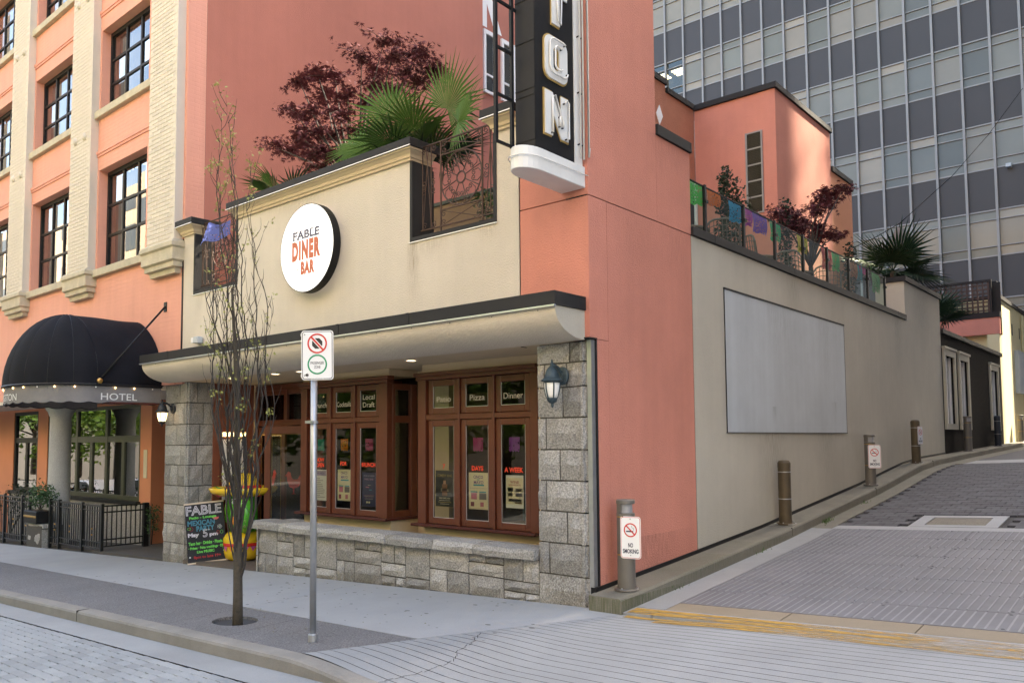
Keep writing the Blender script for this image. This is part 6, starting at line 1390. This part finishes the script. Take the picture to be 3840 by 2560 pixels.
# ================================================================ window posters, paper cut-outs and red words
inks = {}
def pm_(c):
    if c not in inks: inks[c] = mat('print_%d' % len(inks), c, .6, .08, 30)
    return inks[c]
def poster(q, w_, z0, z1, paper, blocks, texts, label):
    xc = q[3]; Y = .763; t = thing('poster', (xc, Y, z0), label, 'poster', 'posters in the bay windows'); H = z1 - z0
    obj('sheet', MB().box(xc - w_/2, xc + w_/2, Y, Y + .001, z0, z1), pm_(paper), t); by = {}
    for a, b, c_, d, col in blocks: by.setdefault(col, MB()).poly([(xc - w_/2 + a*w_, Y - .0008, z0 + c_*H), (xc - w_/2 + b*w_, Y - .0008, z0 + c_*H), (xc - w_/2 + b*w_, Y - .0008, z0 + d*H), (xc - w_/2 + a*w_, Y - .0008, z0 + d*H)])
    for col, mb in by.items(): obj('printed_block', mb, pm_(col), t, fix=False)
    for s, fx, fz, h_, wd, col in texts: lettering('printed_text', s, (xc - w_/2 + fx*w_, Y - .0016, z0 + fz*H), UX, UZ, h_, pm_(col), t, width=wd*w_, bold=.015)
    return t
QL = [p for p in posts if p[0] == -6.0 and p[2]]; QR = [p for p in posts if p[0] == -3.33 and p[2]]
GD = (.5,.38,.12); CRM = (.85,.78,.58); TEA = (.05,.38,.5); PUR = (.2,.12,.35); NAV = (.03,.035,.12); PNK = (.6,.2,.3)
poster(QR[0], .345, .83, 1.31, (.03,.032,.028), [(.02,.98,.0,.008,GD),(.02,.98,.99,1,GD),(.0,.012,0,1,GD),(.988,1,0,1,GD),(.36,.64,.3,.62,(.28,.13,.06)),(.3,.7,.42,.5,(.5,.42,.33)),(.43,.57,.62,.72,(.5,.3,.2)),(.15,.85,.12,.135,GD),(.2,.8,.17,.18,CRM),(.25,.75,.075,.085,CRM)], [('COMEDY KING', .5, .85, .035, .8, GD), ('FABLE DINER & BAR', .5, .235, .018, .6, CRM)], 'dark poster reading Comedy King in the right bay')
poster(QR[1], .33, .825, 1.29, CRM, [(.25,.8,.64,.68,TEA),(.1,.45,.46,.49,TEA),(.55,.9,.46,.49,TEA),(.12,.42,.27,.45,PNK),(.55,.92,.27,.45,(.22,.2,.2)),(.05,.95,.57,.575,PUR),(.1,.28,.08,.2,(.25,.06,.1)),(.6,.78,.08,.2,PNK),(.05,.95,.03,.035,PNK)], [('CINCO', .5, .88, .04, .5, PUR), ('DE', .5, .81, .02, .12, TEA), ('MAYO', .52, .735, .042, .5, PUR)], 'cream Cinco de Mayo poster in the middle pane of the right bay')
poster(QR[2], .28, .87, 1.27, (.9,.9,.88), [(.03,.97,.12,.92,CRM),(.1,.42,.5,.62,TEA),(.55,.9,.5,.6,(.4,.25,.2)),(.12,.4,.36,.46,PNK),(.55,.9,.36,.46,(.3,.22,.18)),(.15,.9,.2,.28,(.12,.08,.07)),(.5,.9,.14,.19,(.7,.2,.06))], [('WINE', .5, .79, .035, .5, (.45,.12,.15)), ('WEDNESDAYS', .5, .7, .02, .7, (.45,.12,.15))], 'white bordered wine poster in the right bay')
poster(QL[0], .30, .80, 1.27, (.85,.84,.86), [(.03,.97,.8,.97,(.42,.36,.5))] + [(.1,.1+random.uniform(.3,.8),.1+.06*k,.12+.06*k,(.35,.33,.36)) for k in range(11)], [('BRUNCH', .5, .88, .03, .6, PUR)], 'pale menu poster in the left bay behind the sign pole')
poster(QL[1], .31, .82, 1.28, CRM, [(.25,.85,.64,.68,TEA),(.1,.45,.46,.49,TEA),(.55,.9,.46,.49,TEA),(.12,.42,.27,.45,PNK),(.55,.92,.27,.45,(.22,.2,.2)),(.1,.28,.06,.2,(.3,.06,.1)),(.6,.8,.06,.2,PNK)], [('CINCO', .5, .89, .04, .5, PUR), ('MAYO', .52, .76, .042, .5, PUR)], 'cream Cinco de Mayo poster in the middle pane of the left bay')
poster(QL[2], .30, .76, 1.25, NAV, [(.1,.9,.33,.335,PNK),(.15,.85,.3,.305,CRM),(.2,.8,.26,.265,PNK),(.2,.8,.22,.225,CRM),(.3,.42,.1,.15,CRM),(.46,.58,.1,.15,CRM),(.25,.5,.55,.58,PNK),(.5,.7,.48,.5,TEA),(.4,.6,.62,.63,CRM)], [('FABLE BAR', .5, .8, .025, .65, (.5,.3,.5)), ('SOCIAL SATURDAYS', .5, .9, .018, .8, (.4,.4,.6))], 'navy nightlife poster in the left bay')
cols = {'teal': (.03,.42,.33), 'orange': (.78,.26,.03), 'magenta': (.5,.04,.22), 'pink': (.6,.08,.3), 'violet': (.34,.08,.5)}
def paper(name, o, u_, v_, w_, h_, mt, label, group, sag=0):
    o, u_, v_ = Vector(o), Vector(u_), Vector(v_); n_ = u_.cross(v_); pts = [(0, 0), (1, 0)]; nsc = 4
    mb = MB(); N_ = 16
    for i in range(N_ + 1):
        a = i / N_; z = -1 + .10*(1 - abs(math.sin(math.pi*nsc*a)))
        for k in range(5): t = k / 4; mb.v.append(tuple(o + u_*(a*w_) + v_*(z*h_*t) + n_*(sag*math.sin(a*7 + t*3)*t)))
    for i in range(N_):
        for k in range(4): mb.f.append((i*5+k, i*5+5+k, i*5+6+k, i*5+1+k))
    return obj(name, mb, mt, None, label=label, cat='paper banner', group=group, fix=False)
pk = {k: cutpaper('paper_' + k, c) for k, c in cols.items()}
for q, c_, s in ((QL[0],'teal','left bay behind the pole'), (QL[1],'orange','left bay'), (QL[2],'magenta','left bay, rightmost pane'), (QR[1],'pink','right bay, middle pane'), (QR[2],'violet','right bay, rightmost pane')):
    paper('paper_cutout', (q[3] - .085, .764, 1.735), UX, UZ, .17, .18, pk[c_], c_ + ' paper cut-out hung in the ' + s, 'paper cut-outs in the windows')
m_redw = mat('window_red', (.75,.06,.025), .5, 0)
for bw_, q, s, z, wd in ((BAYL, QL[0], 'NOW', 1.42, .2), (BAYL, QL[0], 'OPEN', 1.34, .2), (BAYL, QL[1], 'FOR', 1.37, .15), (BAYL, QL[2], 'BRUNCH', 1.36, .3), (BAYR, QR[0], '7', 1.36, .045), (BAYR, QR[1], 'DAYS', 1.345, .2), (BAYR, QR[2], 'A WEEK', 1.335, .3)):
    lettering('red_lettering', s, (q[3], .750, z), UX, UZ, .062, m_redw, bw_, width=wd, bold=.03)

# ================================================================ bunting on the patio rail and on the parapet rail
bc = [('green',(.1,.6,.12),2.42,.5,.30,'lime green'), ('orange',(.8,.16,.03),2.97,.4,.2,'orange'), ('blue',(.02,.3,.55),3.62,.46,.29,'bright blue'), ('magenta',(.5,.08,.4),4.08,.33,.26,'magenta'), ('violet',(.22,.1,.5),4.42,.52,.29,'violet'), ('jade',(.04,.45,.2),5.05,.42,.30,'jade green'), ('yellow',(.65,.5,.03),6.16,.46,.28,'yellow'), ('red',(.62,.05,.06),7.28,.5,.38,'red'), ('green2',(.1,.5,.15),7.82,.4,.33,'leaf green'), ('brown',(.5,.2,.1),8.75,.5,.3,'rust brown'), ('pink',(.6,.02,.25),9.35,.42,.14,'hot pink'), ('teal2',(.05,.35,.4),9.25,.3,.3,'teal'), ('green3',(.1,.42,.15),10.15,.55,.4,'dark green')]
for nm, c_, y, w_, h_, lb in bc: paper('paper_banner', (-.13, y, 5.03), UY, UZ, w_, h_, cutpaper('bunting_' + nm, c_), lb + ' cut paper banner on the patio railing', 'paper banners on the patio railing', .03)
obj('banner_string', MB().tube([(-.128, 2.3 + .5*i, 5.035 - .01*(i % 2)) for i in range(18)], .004, 4), m_twig, None, label='string of the paper banners along the glass railing', cat='string')
fb = MB(); o = Vector((-7.52, -.03, 5.25))
fb.grid(lambda a, b: o + Vector((.62*a - .22*b*(1-a), -.05 - .05*math.sin(a*5), -.04*a - .30*b*(1 - .25*a) + .03*math.sin(a*8))), 10, 5)
obj('paper_banner', fb, cutpaper('bunting_blue_silver', (.12,.16,.5)), None, label='crumpled blue banner tied to the left iron railing', cat='paper banner', group='paper banners on the patio railing', fix=False)

# ================================================================ patio chairs and tables behind the glass
m_rattan = mat('rattan', (.13,.115,.09), .7, .3, 60, .4, 80)
def chair(loc, rz, label):
    t = thing('patio_chair', loc, label, 'chair', 'rattan chairs on the patio', rz)
    obj('seat', MB().box(-.23, .23, -.22, .22, .40, .45), m_rattan, t, local=True, bev=.02)
    bk_ = lambda a, b: (-.25 + .5*a, .22 + .06*b - .05*math.cos((a-.5)*3), .45 + .46*b*(1 - .3*(2*a-1)**4)); wv_ = MB()
    for i in range(9): wv_.tube([bk_(i/8, k/4) for k in range(5)], .008, 4)
    for k in range(1, 6): wv_.tube([bk_(i/8, k/5) for i in range(9)], .008, 4)
    obj('backrest', wv_, m_rattan, t, local=True); obj('back_frame', MB().tube([bk_(0, k/6) for k in range(7)] + [bk_(i/8, 1) for i in range(1, 8)] + [bk_(1, 1 - k/6) for k in range(7)], .016, 6), m_rattan, t, local=True)
    for x in (-.2, .2):
        for y in (-.19, .19): obj('leg', MB().tube([(x, y, .4), (x*1.05, y*1.05, 0)], .016, 6), m_rattan, t, local=True)
    return t
for y, s in ((3.35, 'nearest the fin'), (4.55, 'behind the violet banner'), (5.8, 'behind the yellow banner'), (7.3, 'behind the red banner'), (9.0, 'near the last panes')): chair((-.65, y, 4.08), R(180 + 25*math.sin(y*3)), 'dark rattan chair on the patio ' + s)
for y, s in ((3.95, 'second'), (6.5, 'fourth'), (8.2, 'sixth')):
    t = thing('patio_table', (-.95, y, 4.08), 'small round patio table behind the %s glass pane' % s, 'table', 'patio tables'); obj('top', MB().lathe([(.33,.68),(.34,.69),(.34,.71),(.33,.72)], n=24), m_inside2, t, local=True); obj('leg', MB().lathe([(.2,0),(.2,.02),(.03,.04),(.03,.68)], n=12), m_black, t, local=True)
# overhead wire with paper lantern
m_cable = mat('cable_rubber', (.008,.008,.008), 1, 0, spec=0)
wp = [Vector((-1.92, 14.8, 6.62)), Vector((-.65, 14.45, 6.98)), Vector((-.22, 32.9, 16.5))]
obj('cable', MB().tube([wp[0], wp[0].lerp(wp[1], .5) - UZ*.03, wp[1], wp[1].lerp(wp[2], .3) - UZ*.3, wp[1].lerp(wp[2], .6) - UZ*.3, wp[2]], .009, 5), m_cable, None, label='thin black cable crossing in front of the office tower', cat='cable')
pl2 = thing('pendant_lantern', (-.65, 14.45, 6.2), 'grey faceted lantern hanging from the cable above the palm', 'lantern'); obj('shade', MB().lathe([(.10,.02),(.22,.0 - .28),(.27,-.42),(.14,-.85)], (-.65, 14.45, 6.84), 6), mat('lantern_grey', (.22,.2,.18), .8, .1), pl2); obj('hook', MB().tube([(-.65,14.45,6.86),(-.65,14.45,6.99)], .01, 5), m_black, pl2)
wl = thing('wall_floodlight', (-7.8, -.04, 3.36), 'small grey floodlight on the cream wall above the canopy', 'floodlight'); obj('housing', MB().box(-7.86, -7.72, -.12, -.02, 3.33, 3.44), m_panel, wl, bev=.01); obj('lens', MB().box(-7.93, -7.861, -.115, -.03, 3.34, 3.43), m_milk, wl); obj('bracket', MB().box(-7.80, -7.74, -.02, 0, 3.36, 3.42), m_galv, wl)

# ================================================================ trees and cars across the street (they show in the glass)
def bigtree(x, y, h_, r_, seed, label):
    rs = random.Random(seed); t = thing('plane_tree', (x, y, -.5), label, 'tree', 'trees across the street'); pts = []
    for _ in range(34):
        d = Vector((rs.gauss(0,1), rs.gauss(0,1), rs.gauss(0,.8))).normalized()*r_*rs.random()**.4; pts.append((x + d.x, y + d.y, h_ + d.z))
    obj('crown', leafcloud(pts, r_*.40, 6500, .36, rs, .1), mat('street_leaf', (.17,.30,.035), .5, .3, 3), t, fix=False); mb = MB().tube([(x, y, -.6), (x + .1, y, h_*.5), (x, y, h_)], [.2,.15,.06], 8)
    for p in pts[:10]: mb.tube([(x, y, h_*.55), p], [.07,.02], 5)
    obj('trunk', mb, m_bark, t, fix=False)
for i, x in enumerate((-62, -55, -48, -41, -34, -27.5, -21, -14.5, -8, -1.5)): bigtree(x, -13.5 - .5*(i % 2), 4.2 + .4*(i % 3), 3.6, 80 + i, 'leafy street tree across the road, %s from the left' % ('first','second','third','fourth','fifth','sixth','seventh','eighth','ninth','tenth')[i])
def car(x, y, col, label):
    t = thing('parked_car', (x, y, road_z(x, -4)), label, 'car', 'cars parked across the street'); z = road_z(x, -4); m = mat('car_paint', col, .25, .03); side_ = [(-2.2,.35),(-2.25,.75),(-1.6,.9),(-.9,1.42),(.7,1.45),(1.5,.98),(2.2,.85),(2.25,.4)]
    obj('body', MB().prism([(x + a, y - .85, z + b) for a, b in side_], (0, 1.7, 0)), m, t, bev=.08)
    for s in (-.86, .86): obj('window', MB().prism([(x + a, y + s - .006, z + b) for a, b in ((-1.3,.93),(-.8,1.35),(.6,1.37),(1.25,.98))], (0, .012, 0)), m_ink, t)
    for wx in (-1.35, 1.4):
        for s in (-.78, .78): q = MB().lathe([(.2,-.1),(.33,-.1),(.34,0),(.33,.1),(.2,.1)], (0,0,0), 18); q.v = [(x + wx + a, y + s + c_, z + .33 + b) for a, b, c_ in q.v]; obj('wheel', q, m_ink, t)
for x, c_, s in ((-44.5, (.75,.75,.75), 'white'), (-38, (.7,.7,.72), 'silver'), (-20, (.3,.3,.32), 'grey')): car(x, -10.9, c_, s + ' car parked across the street')
